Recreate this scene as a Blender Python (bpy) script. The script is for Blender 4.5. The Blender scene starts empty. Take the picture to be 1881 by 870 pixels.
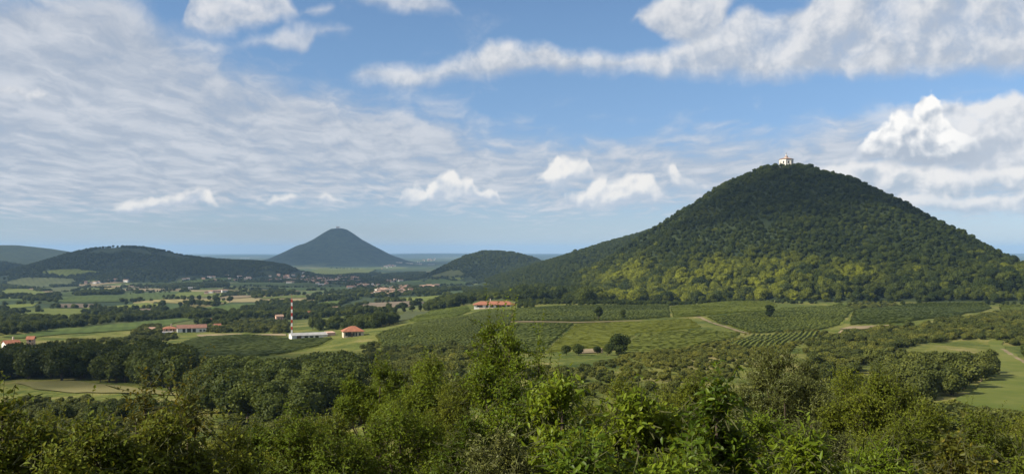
import bpy, bmesh, math, random
import numpy as np
from mathutils import Vector, Matrix
from mathutils.geometry import delaunay_2d_cdt

# ------------------------------------------------------------------ camera, sky, sun, exposure
SC = bpy.context.scene
COL = SC.collection
F = 1629.0            # focal length in photo pixels (1881 wide)
HOR = 461.0           # photo row of the horizon
ZC = 125.0            # camera height over the plain
SUN_AZ, SUN_EL = -110.0, 35.0      # degrees clockwise from +Y, degrees up

cam_d = bpy.data.cameras.new('camera')
cam_d.sensor_width = 36.0
cam_d.lens = 36.0 * F / 1881.0
cam_d.shift_y = (HOR - 435.0) / 1881.0
cam_d.clip_start = 0.1
cam_d.clip_end = 200000.0
cam = bpy.data.objects.new('camera', cam_d)
COL.objects.link(cam)
cam.location = (0, 0, ZC)
cam.rotation_euler = (math.pi / 2, 0, 0)
SC.camera = cam

SC.view_settings.view_transform = 'Standard'
SC.view_settings.look = 'None'
SC.view_settings.exposure = 0.70
SC.view_settings.gamma = 1.0
SC.view_settings.use_curve_mapping = False
SC.cycles.use_denoising = True
SC.cycles.use_adaptive_sampling = True
SC.cycles.adaptive_threshold = 0.01
SC.cycles.max_bounces = 6
SC.cycles.diffuse_bounces = 2
SC.cycles.glossy_bounces = 2
SC.cycles.transmission_bounces = 3
SC.cycles.volume_bounces = 0
SC.cycles.transparent_max_bounces = 8

sun_d = bpy.data.lights.new('sun', 'SUN')
sun_d.energy = 5.0
sun_d.angle = math.radians(0.53)
sun_d.color = (1.0, 0.92, 0.76)
sun = bpy.data.objects.new('sun', sun_d)
COL.objects.link(sun)
_a, _e = math.radians(SUN_AZ), math.radians(SUN_EL)
SUNV = Vector((math.sin(_a) * math.cos(_e), math.cos(_a) * math.cos(_e), math.sin(_e)))
sun.rotation_euler = SUNV.to_track_quat('Z', 'Y').to_euler()


class NT:
    """small helper to write node expressions"""
    def __init__(self, nt):
        self.nt = nt

    def node(self, t, **kw):
        n = self.nt.nodes.new(t)
        for k, v in kw.items():
            setattr(n, k, v)
        return n

    def put(self, sock, v):
        if v is None:
            return
        if isinstance(v, bpy.types.NodeSocket):
            self.nt.links.new(v, sock)
        else:
            if hasattr(sock.default_value, '__len__') and not hasattr(v, '__len__'):
                v = (v,) * len(sock.default_value)
            if hasattr(v, '__len__') and len(sock.default_value) == 4 and len(v) == 3:
                v = (*v, 1.0)
            sock.default_value = v

    def m(self, op, a, b=None, c=None, clamp=False):
        n = self.node('ShaderNodeMath', operation=op, use_clamp=clamp)
        for s, v in zip(n.inputs, (a, b, c)):
            self.put(s, v)
        return n.outputs[0]

    def v(self, op, a, b=None, c=None, out=0):
        n = self.node('ShaderNodeVectorMath', operation=op)
        for s, x in zip(n.inputs, (a, b, c)):
            self.put(s, x)
        return n.outputs[out]

    def xyz(self, x=0.0, y=0.0, z=0.0):
        n = self.node('ShaderNodeCombineXYZ')
        for s, v in zip(n.inputs, (x, y, z)):
            self.put(s, v)
        return n.outputs[0]

    def sep(self, v):
        n = self.node('ShaderNodeSeparateXYZ')
        self.put(n.inputs[0], v)
        return n.outputs

    def noise(self, vec, scale, detail=4.0, rough=0.5, dist=0.0, col=False, dim='3D'):
        n = self.node('ShaderNodeTexNoise', noise_dimensions=dim)
        self.put(n.inputs['Vector'], vec)
        n.inputs['Scale'].default_value = scale
        n.inputs['Detail'].default_value = detail
        n.inputs['Roughness'].default_value = rough
        n.inputs['Distortion'].default_value = dist
        return n.outputs['Color' if col else 'Fac']

    def vor(self, vec, scale, feature='F1', out='Distance', rnd=1.0, dim='2D'):
        n = self.node('ShaderNodeTexVoronoi', voronoi_dimensions=dim, feature=feature)
        self.put(n.inputs['Vector'], vec)
        n.inputs['Scale'].default_value = scale
        n.inputs['Randomness'].default_value = rnd
        return n.outputs[out]

    def ss(self, x, a, b, c=0.0, d=1.0):
        n = self.node('ShaderNodeMapRange', interpolation_type='SMOOTHSTEP')
        for s, v in zip(n.inputs, (x, a, b, c, d)):
            self.put(s, v)
        return n.outputs[0]

    def mix(self, f, a, b, typ='MIX'):
        n = self.node('ShaderNodeMix', data_type='RGBA', blend_type=typ)
        self.put(n.inputs[0], f)
        self.put(n.inputs[6], a)
        self.put(n.inputs[7], b)
        return n.outputs[2]

    def ramp(self, f, stops, interp='LINEAR'):
        n = self.node('ShaderNodeValToRGB')
        n.color_ramp.interpolation = interp
        e = n.color_ramp.elements
        while len(e) < len(stops):
            e.new(0.5)
        for x, (p, c) in zip(e, stops):
            x.position = p
            x.color = (*c, 1.0)
        self.put(n.inputs[0], f)
        return n.outputs[0]


# ------------------------------------------------------------------ world: clear sky + clouds by direction
def ang(px, py):
    X, Z = (px - 940.5) / F, (HOR - py) / F
    return math.atan(X), math.atan(Z / math.sqrt(1 + X * X))


def build_world():
    w = bpy.data.worlds.new('World')
    SC.world = w
    w.use_nodes = True
    w.cycles.sampling_method = 'MANUAL'
    w.cycles.sample_map_resolution = 512
    nt = w.node_tree
    N = NT(nt)
    bg = nt.nodes['Background']
    bg.inputs[1].default_value = 0.066
    sky = N.node('ShaderNodeTexSky', sky_type='NISHITA', sun_disc=False)
    sky.sun_elevation = math.radians(SUN_EL)
    sky.sun_rotation = math.radians(SUN_AZ % 360)
    sky.altitude = 100
    sky.air_density = 1.0
    sky.dust_density = 0.0
    sky.ozone_density = 1.6
    tc = N.node('ShaderNodeTexCoord')
    d = N.v('NORMALIZE', tc.outputs['Generated'])
    x, y, z = N.sep(d)
    az = N.m('ARCTAN2', x, y)
    el = N.m('ARCSINE', z)
    p = N.xyz(az, el, 0.0)
    k = N.m('DIVIDE', 1.0, N.m('ADD', N.m('MAXIMUM', z, 0.0), 0.07))
    q = N.xyz(N.m('MULTIPLY', x, k), N.m('MULTIPLY', y, k), 0.0)          # a flat layer high above
    U0, U1, E0, E1 = -0.62, 0.62, -0.10, 0.36

    warp = N.v('SUBTRACT', N.noise(p, 13.0, 4.0, 0.55, col=True, dim='2D'), (0.5, 0.5, 0.5))
    pw = N.v('MULTIPLY_ADD', warp, 0.022, p)                              # billowy domain
    big = N.noise(pw, 24.0, 6.0, 0.56, dim='2D')
    big2 = N.noise(N.v('ADD', pw, (-0.009, 0.013, 0.0)), 24.0, 6.0, 0.56, dim='2D')
    fine = N.noise(pw, 85.0, 4.0, 0.55, dim='2D')
    relief = N.m('SUBTRACT', big, big2)

    def puffs(vec):                                                       # cauliflower heads
        a_ = N.vor(vec, 30.0, 'F1', 'Distance')
        b_ = N.vor(vec, 74.0, 'F1', 'Distance')
        return N.m('SUBTRACT', 0.85, N.m('MULTIPLY_ADD', b_, 0.42, N.m('MULTIPLY', a_, 0.85)))
    pp = N.v('MULTIPLY_ADD', warp, 0.016, p)
    puff = puffs(pp)
    puff_rel = N.m('SUBTRACT', puff, puffs(N.v('ADD', pp, (-0.0045, 0.007, 0.0))))
    u, v, _ = N.sep(pw)
    un = N.m('MULTIPLY_ADD', u, 1.0 / (U1 - U0), -U0 / (U1 - U0))
    vn = N.m('MULTIPLY_ADD', v, 1.0 / (E1 - E0), -E0 / (E1 - E0))

    def layer(tbl):
        """profile of a cloud bank by direction: (photo x, top row, base row, body); returns height in the bank, distance inside, body"""
        stops = []
        for (cx, ty, by, a) in tbl:
            A = ang(cx, ty)
            e1, e0 = A[1], ang(cx, by)[1]
            stops.append(((A[0] - U0) / (U1 - U0), ((e1 - E0) / (E1 - E0), (e0 - E0) / (E1 - E0), a)))
        r = N.sep(N.ramp(un, stops, 'LINEAR'))
        up = N.m('SUBTRACT', r[0], vn)
        dn = N.m('SUBTRACT', vn, r[1])
        t = N.m('DIVIDE', dn, N.m('MAXIMUM', N.m('SUBTRACT', r[0], r[1]), 0.004))
        return t, up, dn, r[2]

    # --- high sheet of soft altocumulus: fills the left, thins to the right and towards the horizon
    qn = N.v('MULTIPLY', q, (1.0, 0.55, 1.0))
    n1 = N.noise(qn, 1.25, 6.0, 0.60, dim='2D')
    n2 = N.noise(N.v('MULTIPLY_ADD', warp, 0.35, qn), 5.0, 5.0, 0.58, dim='2D')
    t, up, dn, a = layer([(-60, -40, 430, 1.05), (200, -40, 430, 1.05), (320, 40, 425, 1.0), (430, 85, 420, 0.98), (560, 135, 410, 0.95), (700, 165, 410, 0.92),
                          (820, 190, 420, 0.86), (900, 222, 425, 0.84), (1100, 230, 425, 0.84), (1400, 220, 430, 0.86), (1650, 200, 430, 0.86), (1930, 160, 430, 0.9), (2020, 100, 400, 0.60)])
    far_side = N.ss(N.m('ABSOLUTE', az), 0.56, 0.70)
    cov = N.m('MULTIPLY', a, N.m('MULTIPLY', N.ss(up, -0.06, 0.12), N.ss(dn, -0.03, 0.13)))
    cov = N.m('MAXIMUM', cov, N.m('MULTIPLY', N.m('MAXIMUM', far_side, N.ss(el, 0.27, 0.40)), 0.62))
    dens = N.m('ADD', cov, N.m('MULTIPLY_ADD', n1, 0.9, -0.50))
    dens = N.m('ADD', dens, N.m('MULTIPLY_ADD', n2, 0.8, -0.40))
    a_sheet = N.m('MULTIPLY', N.ss(dens, 0.02, 0.90), 0.86)
    lit = N.m('ADD', N.m('MULTIPLY_ADD', n2, 1.5, -0.75), N.m('MULTIPLY', n1, 0.9))
    c_sheet = N.mix(N.ss(lit, 0.05, 0.95), (4.1, 4.55, 5.3), (6.5, 6.6, 6.9))
    clear = N.v('MULTIPLY', sky.outputs[0], N.mix(N.ss(el, 0.0, 0.26), (0.60, 0.70, 1.02), (0.84, 0.98, 1.13)))   # summer air: bluer than the model's pale horizon
    c = N.mix(a_sheet, clear, c_sheet)

    def cumulus(c, tbl, soft, dark, light, bias=0.0, fill=0.2, amp=0.9, tw=0.66, rw=1.15):
        t, up, dn, a = layer(tbl)
        ins = N.m('MINIMUM', N.m('MULTIPLY', up, 34.0), N.m('MULTIPLY', dn, 26.0))
        nz = N.m('ADD', N.m('MULTIPLY_ADD', puff, amp, -0.36 * amp), N.m('MULTIPLY_ADD', fine, 0.55, -0.275))
        nz = N.m('ADD', nz, N.m('MULTIPLY_ADD', big, 0.6, -0.30))
        de = N.m('ADD', N.m('MINIMUM', N.m('ADD', ins, fill), 0.9), nz)
        al = N.m('MULTIPLY', N.ss(de, 0.0, N.ss(t, 0.0, 0.5, 0.9, soft)), a)
        li = N.m('ADD', N.m('MULTIPLY_ADD', t, tw, 0.10 + bias), N.m('MULTIPLY', puff_rel, rw))
        li = N.m('ADD', li, N.m('MULTIPLY', relief, 2.0))
        return N.mix(al, c, N.mix(N.ss(li, 0.0, 1.0), dark, light))

    def bank(c, tbl, soft, amp, k_rel, dark, light, ragged=0.5, fine_amp=0.3, bias=0.0, opac=0.97, fill=0.06):
        t, up, dn, a = layer(tbl)
        ins = N.m('MINIMUM', N.m('MULTIPLY', up, 26.0), N.m('MULTIPLY', dn, 26.0 * ragged))
        nz = N.m('ADD', N.m('MULTIPLY_ADD', big, amp, -0.52 * amp), N.m('MULTIPLY_ADD', fine, fine_amp, -0.5 * fine_amp))
        de = N.m('ADD', N.m('MINIMUM', N.m('ADD', ins, fill), 0.85), nz)
        al = N.m('MULTIPLY', N.ss(de, 0.0, soft), N.m('MULTIPLY', a, opac))
        li = N.m('ADD', N.m('MULTIPLY_ADD', t, 0.62, 0.16 + bias), N.m('MULTIPLY', relief, k_rel))
        li = N.m('ADD', li, N.m('MULTIPLY_ADD', fine, 0.35, -0.17))
        return N.mix(al, c, N.mix(N.ss(li, 0.0, 1.0), dark, light))

    GREY, WHITE = (4.5, 4.95, 5.7), (7.7, 7.75, 7.9)
    # top left puffs and streaks
    c = bank(c, [(300, 60, 60, 0), (335, 40, 45, 0.2), (352, -30, 62, 1), (400, -60, 66, 1), (460, -60, 58, 1), (520, -20, 48, 1), (540, 15, 36, 0.8), (552, 30, 30, 0),
                 (556, 18, 24, 0.5), (585, 4, 32, 0.95), (612, 8, 24, 0.6), (622, 16, 16, 0), (640, -20, 2, 0.5), (690, -40, 24, 0.8), (760, -40, 30, 0.85), (820, -10, 36, 0.6), (860, 30, 40, 0.3), (900, 40, 40, 0)],
             1.05, 1.1, 1.6, GREY, (7.3, 7.3, 7.5), 1.0, 0.2, 0.15, 0.95, 0.2)
    c = bank(c, [(425, 78, 84, 0), (450, 66, 84, 0.6), (500, 68, 98, 0.9), (515, 48, 100, 0.9), (560, 42, 104, 0.8), (590, 42, 66, 0.9), (640, 40, 62, 0.7), (655, 52, 52, 0)],
             1.1, 1.3, 1.4, GREY, (7.2, 7.2, 7.4), 1.0, 0.22, 0.1, 0.85, 0.2)
    # middle band with raised heads, running into the big bank on the right
    c = bank(c, [(630, 140, 150, 0), (660, 124, 158, 0.75), (720, 118, 162, 0.9), (800, 118, 160, 0.85), (860, 100, 146, 0.85), (885, 92, 140, 0.95), (905, 74, 138, 1), (935, 64, 134, 1), (965, 78, 134, 1), (1005, 80, 136, 1),
                 (1030, 92, 134, 1), (1100, 92, 136, 0.95), (1140, 100, 136, 0.95), (1190, 98, 140, 0.95), (1250, 80, 142, 1), (1320, 50, 144, 1), (1370, 12, 146, 1), (1420, 26, 142, 1), (1480, 10, 140, 1), (1520, -60, 140, 1),
                 (1700, -90, 132, 1), (1800, -90, 136, 1), (1980, -90, 140, 1), (2030, 0, 60, 0)],
             1.0, 0.9, 2.0, GREY, (7.5, 7.5, 7.6), 0.8, 0.2, 0.0, 0.95, 0.32)
    c = bank(c, [(1155, 40, 45, 0), (1172, 12, 42, 0.9), (1200, 2, 66, 1), (1240, -20, 86, 1), (1300, -60, 84, 1), (1330, -60, 60, 1), (1350, -20, 20, 0.3), (1365, 0, 0, 0)],
             0.95, 1.0, 1.9, GREY, (7.4, 7.4, 7.5), 1.0, 0.22, 0.1, 0.95, 0.2)
    # right: tower cumulus with a grey base, banks behind and below
    c = cumulus(c, [(1570, 215, 230, 0), (1600, 205, 240, 0.3), (1720, 180, 300, 0.9), (1760, 182, 310, 0.95), (1800, 178, 320, 1), (1860, 172, 330, 1), (2000, 172, 330, 1), (2040, 240, 260, 0)],
             0.8, (4.8, 5.3, 6.1), (7.9, 7.9, 8.0), -0.12, 0.3, 0.5, 1.1, 0.7)
    c = cumulus(c, [(1380, 330, 338, 0), (1440, 312, 350, 0.5), (1560, 306, 356, 0.85), (1640, 300, 358, 0.95), (1760, 306, 360, 0.95), (1800, 318, 352, 0.8), (1850, 312, 350, 0.95), (1960, 310, 350, 0.9), (2000, 330, 330, 0)],
             0.7, (4.3, 5.0, 5.9), (8.6, 8.4, 8.2), -0.10, 0.42, 0.6, 1.2, 0.8)
    c = cumulus(c, [(1580, 380, 386, 0), (1640, 362, 392, 0.6), (1680, 358, 392, 0.9), (1720, 366, 392, 0.7), (1800, 364, 394, 0.9), (1900, 362, 394, 0.9), (2000, 380, 386, 0)],
             0.6, (4.6, 5.3, 6.2), (8.4, 8.2, 8.0), -0.05, 0.4, 0.7, 1.1, 0.8)
    c = cumulus(c, [(1570, 282, 292, 0), (1584, 258, 298, 0.95), (1600, 244, 304, 1), (1622, 236, 306, 1), (1634, 214, 306, 1), (1654, 204, 308, 1), (1674, 206, 308, 1), (1688, 180, 308, 1), (1706, 168, 308, 1), (1724, 178, 308, 1), (1736, 204, 308, 1), (1754, 218, 306, 0.9), (1770, 238, 304, 0.75), (1790, 256, 302, 0.5), (1812, 280, 298, 0)],
             0.42, (4.3, 4.85, 5.7), (9.7, 9.5, 9.2), -0.30, 0.28, 0.95, 1.25, 1.0)
    # low cumulus rows over the plain
    CD, CL = (5.0, 5.6, 6.5), (8.7, 8.45, 8.1)
    c = cumulus(c, [(165, 392, 392, 0), (178, 374, 390, 0.8), (192, 374, 390, 0.8), (202, 386, 390, 0), (214, 384, 392, 0.8), (245, 366, 392, 0.95), (262, 368, 390, 0.95), (290, 362, 388, 0.9), (330, 362, 384, 0.9), (352, 358, 382, 1),
                 (372, 342, 380, 1), (388, 344, 378, 1), (398, 372, 378, 0.3), (430, 374, 377, 0), (470, 374, 376, 0), (484, 364, 376, 0.7), (496, 370, 378, 0.6), (518, 362, 384, 0.85), (545, 352, 378, 0.9), (568, 356, 378, 0.85),
                 (582, 368, 378, 0.4), (598, 348, 378, 0.95), (622, 362, 378, 0.85), (640, 374, 377, 0)],
             0.60, CD, CL, -0.28, 0.2, 0.8, 1.35, 1.0)
    c = cumulus(c, [(730, 374, 378, 0), (745, 352, 378, 0.9), (765, 338, 378, 1), (782, 346, 378, 1), (805, 326, 378, 1), (832, 318, 378, 1), (846, 336, 378, 0.9), (868, 324, 376, 1), (884, 350, 376, 0.9), (915, 352, 378, 0.9), (930, 376, 378, 0),
                 (975, 334, 336, 0), (990, 314, 338, 0.9), (1018, 288, 344, 1), (1045, 288, 344, 1), (1075, 296, 340, 0.8), (1090, 330, 338, 0), (1220, 316, 330, 0), (1230, 304, 332, 0.8), (1250, 304, 354, 0.9), (1262, 330, 358, 0.4), (1280, 330, 362, 0.95), (1296, 340, 360, 0.6), (1310, 352, 356, 0)],
             0.60, CD, CL, -0.30, 0.2, 0.8, 1.35, 1.0)
    c = cumulus(c, [(1025, 372, 374, 0), (1042, 350, 382, 0.9), (1075, 346, 384, 1), (1095, 332, 384, 1), (1120, 338, 382, 1), (1160, 326, 380, 1), (1190, 330, 378, 1), (1212, 346, 376, 0.8), (1240, 372, 376, 0)],
             0.60, CD, CL, -0.30, 0.2, 0.8, 1.35, 1.0)
    c = bank(c, [(-60, 150, 186, 0.9), (0, 150, 184, 0.95), (22, 144, 184, 0.95), (45, 154, 184, 0.95), (66, 152, 184, 0.9), (88, 166, 184, 0.6), (110, 178, 180, 0)],
             0.5, 0.6, 2.4, GREY, (8.0, 7.9, 7.9), 0.7, 0.4, 0.1)
    N.put(bg.inputs[0], c)


build_world()


# ------------------------------------------------------------------ object helpers
def tag(o, label=None, cat=None, group=None, kind=None):
    if label:
        o['label'] = label
    if cat:
        o['category'] = cat
    if group:
        o['group'] = group
    if kind:
        o['kind'] = kind
    return o


def link(name, data, parent=None, loc=None):
    o = bpy.data.objects.new(name, data)
    COL.objects.link(o)
    if parent:
        o.parent = parent
    if loc is not None:
        o.location = loc
    return o


def empty(name, loc=(0, 0, 0), rz=0.0):
    o = link(name, None, None, loc)
    o.rotation_euler = (0, 0, rz)
    o.empty_display_size = 0.5
    return o


def copy_tree(o, parent=None):
    c = o.copy()
    COL.objects.link(c)
    c.parent = parent
    for ch in list(o.children):
        copy_tree(ch, c)
    return c


def mesh_np(name, V, faces, mats=(), mi=None, col=None, smooth=False):
    """V (n,3); faces list of int arrays (k, 3 or 4); col per-vertex float -> attribute 'shade'"""
    me = bpy.data.meshes.new(name)
    V = np.asarray(V, np.float32)
    me.vertices.add(len(V))
    me.vertices.foreach_set('co', V.ravel())
    tot = np.concatenate([np.full(len(f), f.shape[1], np.int32) for f in faces])
    idx = np.concatenate([np.asarray(f, np.int32).ravel() for f in faces])
    me.loops.add(len(idx))
    me.loops.foreach_set('vertex_index', idx)
    me.polygons.add(len(tot))
    st = np.concatenate([[0], np.cumsum(tot)[:-1]]).astype(np.int32)
    me.polygons.foreach_set('loop_start', st)
    if mi is not None:
        me.polygons.foreach_set('material_index', np.asarray(mi, np.int32))
    me.polygons.foreach_set('use_smooth', np.full(len(tot), bool(smooth)))
    if col is not None:
        at = me.attributes.new('shade', 'FLOAT', 'POINT')
        at.data.foreach_set('value', np.asarray(col, np.float32))
    for m_ in mats:
        me.materials.append(m_)
    me.update(calc_edges=True)
    return me


class MB:
    """boxes, prisms and tubes collected into one mesh"""
    def __init__(self):
        self.v, self.f = [], []

    def add(self, vs, fs):
        n = len(self.v)
        self.v += [tuple(p) for p in vs]
        self.f += [tuple(i + n for i in f) for f in fs]
        return self

    def box(self, x0, x1, y0, y1, z0, z1):
        return self.add([(x0, y0, z0), (x1, y0, z0), (x1, y1, z0), (x0, y1, z0), (x0, y0, z1), (x1, y0, z1), (x1, y1, z1), (x0, y1, z1)],
                        [(0, 3, 2, 1), (4, 5, 6, 7), (0, 1, 5, 4), (1, 2, 6, 5), (2, 3, 7, 6), (3, 0, 4, 7)])

    def ring(self, pts_list, cap=True):
        """loft closed rings of equal count"""
        n = len(pts_list[0])
        vs = [p for r in pts_list for p in r]
        fs = []
        for k in range(len(pts_list) - 1):
            for i in range(n):
                j = (i + 1) % n
                fs.append((k * n + i, k * n + j, (k + 1) * n + j, (k + 1) * n + i))
        if cap:
            fs.append(tuple(range(n))[::-1])
            fs.append(tuple((len(pts_list) - 1) * n + i for i in range(n)))
        return self.add(vs, fs)

    def tube(self, path, radii, n=6):
        rings = []
        for i, (p, r) in enumerate(zip(path, radii)):
            p = Vector(p)
            a = Vector(path[max(i - 1, 0)])
            b = Vector(path[min(i + 1, len(path) - 1)])
            t = (b - a).normalized()
            u = t.orthogonal().normalized()
            if abs(t.z) < 0.999:
                u = t.cross(Vector((0, 0, 1))).normalized()
            w_ = t.cross(u)
            rings.append([p + u * (math.cos(2 * math.pi * k / n) * r) + w_ * (math.sin(2 * math.pi * k / n) * r) for k in range(n)])
        return self.ring(rings)

    def lathe(self, prof, n=12, cx=0.0, cy=0.0, ph=0.0):
        rings = [[(cx + r * math.cos(ph + 2 * math.pi * k / n), cy + r * math.sin(ph + 2 * math.pi * k / n), z) for k in range(n)] for r, z in prof]
        return self.ring(rings)

    def build(self, name, mat, parent=None, loc=None, smooth=False):
        me = bpy.data.meshes.new(name)
        me.from_pydata(self.v, [], self.f)
        me.materials.append(mat)
        if smooth:
            me.polygons.foreach_set('use_smooth', [True] * len(me.polygons))
        me.update()
        return link(name, me, parent, loc)


# ------------------------------------------------------------------ terrain height
def smooth(a, b, x):
    t = np.clip((x - a) / (b - a), 0, 1)
    return t * t * (3 - 2 * t)


LD = np.array([0, 4, 10, 25, 50, 100, 200, 380, 600, 900, 1400, 2200, 3500, 5000, 9e4])
LZ = np.array([-1.7, -2.2, -4.0, -8.0, -14, -25, -40, -55, -62, -75, -92, -105, -121, -125, -125.0])
RD = np.array([0, 4, 10, 25, 50, 100, 200, 300, 400, 550, 900, 1200, 1800, 3000, 5000, 9e4])
RZ = np.array([-1.7, -2.2, -4.0, -8.0, -13, -21, -32, -40, -45.5, -48, -52, -58, -85, -115, -125, -125.0])


def vnoise(x, y, s, seed=0):
    """smooth value noise"""
    x = x / s + seed * 17.13
    y = y / s - seed * 9.71
    xi, yi = np.floor(x), np.floor(y)
    fx, fy = x - xi, y - yi
    fx, fy = fx * fx * (3 - 2 * fx), fy * fy * (3 - 2 * fy)

    def hsh(a, b):
        v = np.sin(a * 127.1 + b * 311.7 + seed * 74.7) * 43758.5453
        return v - np.floor(v)
    return (hsh(xi, yi) * (1 - fx) + hsh(xi + 1, yi) * fx) * (1 - fy) + (hsh(xi, yi + 1) * (1 - fx) + hsh(xi + 1, yi + 1) * fx) * fy - 0.5


def at_d(px, d):
    return (px - 940.5) / F * d, d


HC = at_d(1440, 1500.0)      # centre of the big wooded cone
CONE_R = np.array([0, 35, 85, 147, 240, 313, 405, 500, 650, 900])
CONE_Z = np.array([141, 138, 116, 82, 28, -13, -53, -75, -100, -140.0])


def cone(x, y, c, R, Z, left=1.0, right=1.0, front=1.0, back=1.0):
    dx, dy = x - c[0], y - c[1]
    sx = np.where(dx > 0, right, left)
    sy = np.where(dy < 0, front, back)
    r = np.sqrt((dx / sx) ** 2 + (dy / sy) ** 2)
    return np.interp(r, R, Z)


def smax(a, b, k):
    h = np.clip(0.5 + 0.5 * (a - b) / k, 0, 1)
    return b + (a - b) * h + k * h * (1 - h)


def bump(x, y, px, d, pts, asp=1.0, left=1.0, right=1.0):
    """hill whose silhouette is given as (offset in photo px, photo row) at distance d"""
    c = at_d(px, d)
    R = np.array([abs(p[0]) / F * d for p in pts])
    Z = np.array([(HOR - p[1]) / F * d for p in pts])
    return cone(x, y, c, R, Z, left, right, asp, asp)


def hrel(x, y):
    x = np.asarray(x, float)
    y = np.asarray(y, float)
    d = np.sqrt(x * x + y * y)
    az = x / np.maximum(np.abs(y), 1e-3)
    az = np.where(y > 0, az, np.sign(x) * 9)
    t = smooth((480 - 940.5) / F, (1010 - 940.5) / F, az)
    b = np.interp(d, LD, LZ) * (1 - t) + np.interp(d, RD, RZ) * t
    b = b + vnoise(x, y, 90, 1) * 5.0 * smooth(60, 300, d) * smooth(9000, 3000, d) + vnoise(x, y, 420, 2) * 9.0 * smooth(300, 900, d) * smooth(9000, 4000, d)
    b = b + vnoise(x, y, 14, 3) * 0.8 * smooth(15, 60, d) * smooth(900, 300, d)
    # big cone
    hc = cone(x, y, HC, CONE_R, CONE_Z, 1.03, 1.07, 1.42, 1.2)
    dxc = x - HC[0]
    rc, tc_ = np.hypot(dxc, y - HC[1]), np.arctan2(y - HC[1], dxc)
    hc = hc + vnoise(np.cos(tc_) * 7, np.sin(tc_) * 7, 1.0, 27) * 13 * smooth(50, 220, rc)
    hc = hc - np.interp(dxc, [90, 147, 193, 240, 313, 405, 600], [0, 6, 17, 24, 46, 62, 85]) - np.interp(-dxc, [90, 129, 184, 240, 313, 405, 600], [0, 6, 13, 17, 24, 30, 32])
    hc = hc + (vnoise(x, y, 120, 4) * 9 + vnoise(x, y, 45, 24) * 5) * smooth(40, 200, np.hypot(x - HC[0], y - HC[1]))
    b = smax(b, hc, 8)
    # ridge behind it, middle hill, left hill, far-left hills, far cone
    b = smax(b, bump(x, y, 1330, 2350, [(0, 392), (60, 402), (155, 432), (230, 453), (270, 464), (330, 483), (380, 499), (430, 517), (560, 560)], 1.2) + vnoise(x, y, 110, 5) * 8, 12)
    b = smax(b, bump(x, y, 915, 3500, [(0, 463), (28, 464), (58, 473), (88, 487), (118, 502), (160, 520), (300, 560)], 1.4, 1.0, 1.12) + vnoise(x, y, 260, 6) * 16, 16)
    b = smax(b, bump(x, y, 1010, 3200, [(0, 482), (40, 486), (110, 505), (200, 530), (300, 560)], 1.0) + vnoise(x, y, 200, 16) * 14, 16)
    b = smax(b, bump(x, y, 215, 3800, [(0, 455), (35, 457), (75, 467), (120, 486), (160, 500), (200, 512), (330, 545)], 1.5, 1.0, 1.2) + vnoise(x, y, 260, 7) * 22, 20)
    b = smax(b, bump(x, y, 345, 3900, [(0, 471), (60, 476), (120, 483), (170, 492), (230, 510), (330, 545)], 1.3, 1.0, 1.0) + vnoise(x, y, 260, 8) * 20, 20)
    b = smax(b, bump(x, y, 250, 3300, [(0, 494), (35, 500), (75, 512), (110, 530), (200, 560)], 1.2) + vnoise(x, y, 160, 9) * 10, 12)
    b = smax(b, bump(x, y, -20, 6200, [(0, 451), (40, 452), (90, 459), (150, 470), (230, 482), (400, 500)], 1.5) + vnoise(x, y, 400, 10) * 24, 20)
    b = smax(b, bump(x, y, -60, 4500, [(0, 478), (60, 480), (130, 492), (180, 505), (300, 530)], 1.3) + vnoise(x, y, 300, 11) * 18, 20)
    b = smax(b, bump(x, y, 622, 8200, [(0, 420), (13, 421), (25, 428), (43, 441), (70, 456), (97, 470), (125, 480), (175, 489), (400, 500)], 1.0, 1.08, 1.0) + vnoise(x, y, 300, 12) * 22 + vnoise(x, y, 110, 17) * 8, 6)
    b = smax(b, bump(x, y, 562, 8200, [(0, 446), (14, 449), (38, 461), (66, 474), (150, 492), (300, 500)], 0.9) + vnoise(x, y, 200, 18) * 10, 8)
    # low far ridges
    far = smooth(9000, 15000, d) * (1 - smooth(30000, 44000, d))
    b = b + far * np.maximum(vnoise(x, y, 6000, 13) + vnoise(x, y, 2200, 14) * 0.6, 0) * 130
    return b


def H(x, y):
    return hrel(x, y) + ZC


DS = np.geomspace(2.0, 44000, 620)


def unproj(pts):
    """photo pixels -> points on the terrain (first surface met)"""
    pts = np.asarray(pts, float)
    X, Z = ((pts[:, 0] - 940.5) / F)[:, None], ((HOR - pts[:, 1]) / F)[:, None]
    hit = DS[None] * Z <= hrel(X * DS[None], np.repeat(DS[None], len(pts), 0))
    i = np.where(hit.any(1), hit.argmax(1), len(DS) - 1)
    d0, d1 = DS[np.maximum(i - 1, 0)], DS[i]
    for _ in range(14):
        dm = 0.5 * (d0 + d1)
        b_ = dm * Z[:, 0] <= hrel(X[:, 0] * dm, dm)
        d1, d0 = np.where(b_, dm, d1), np.where(b_, d0, dm)
    return np.stack([X[:, 0] * d1, d1], 1)


# ------------------------------------------------------------------ materials
def mat(name):
    m_ = bpy.data.materials.new(name)
    m_.use_nodes = True
    return m_, NT(m_.node_tree), m_.node_tree.nodes['Principled BSDF']


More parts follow.
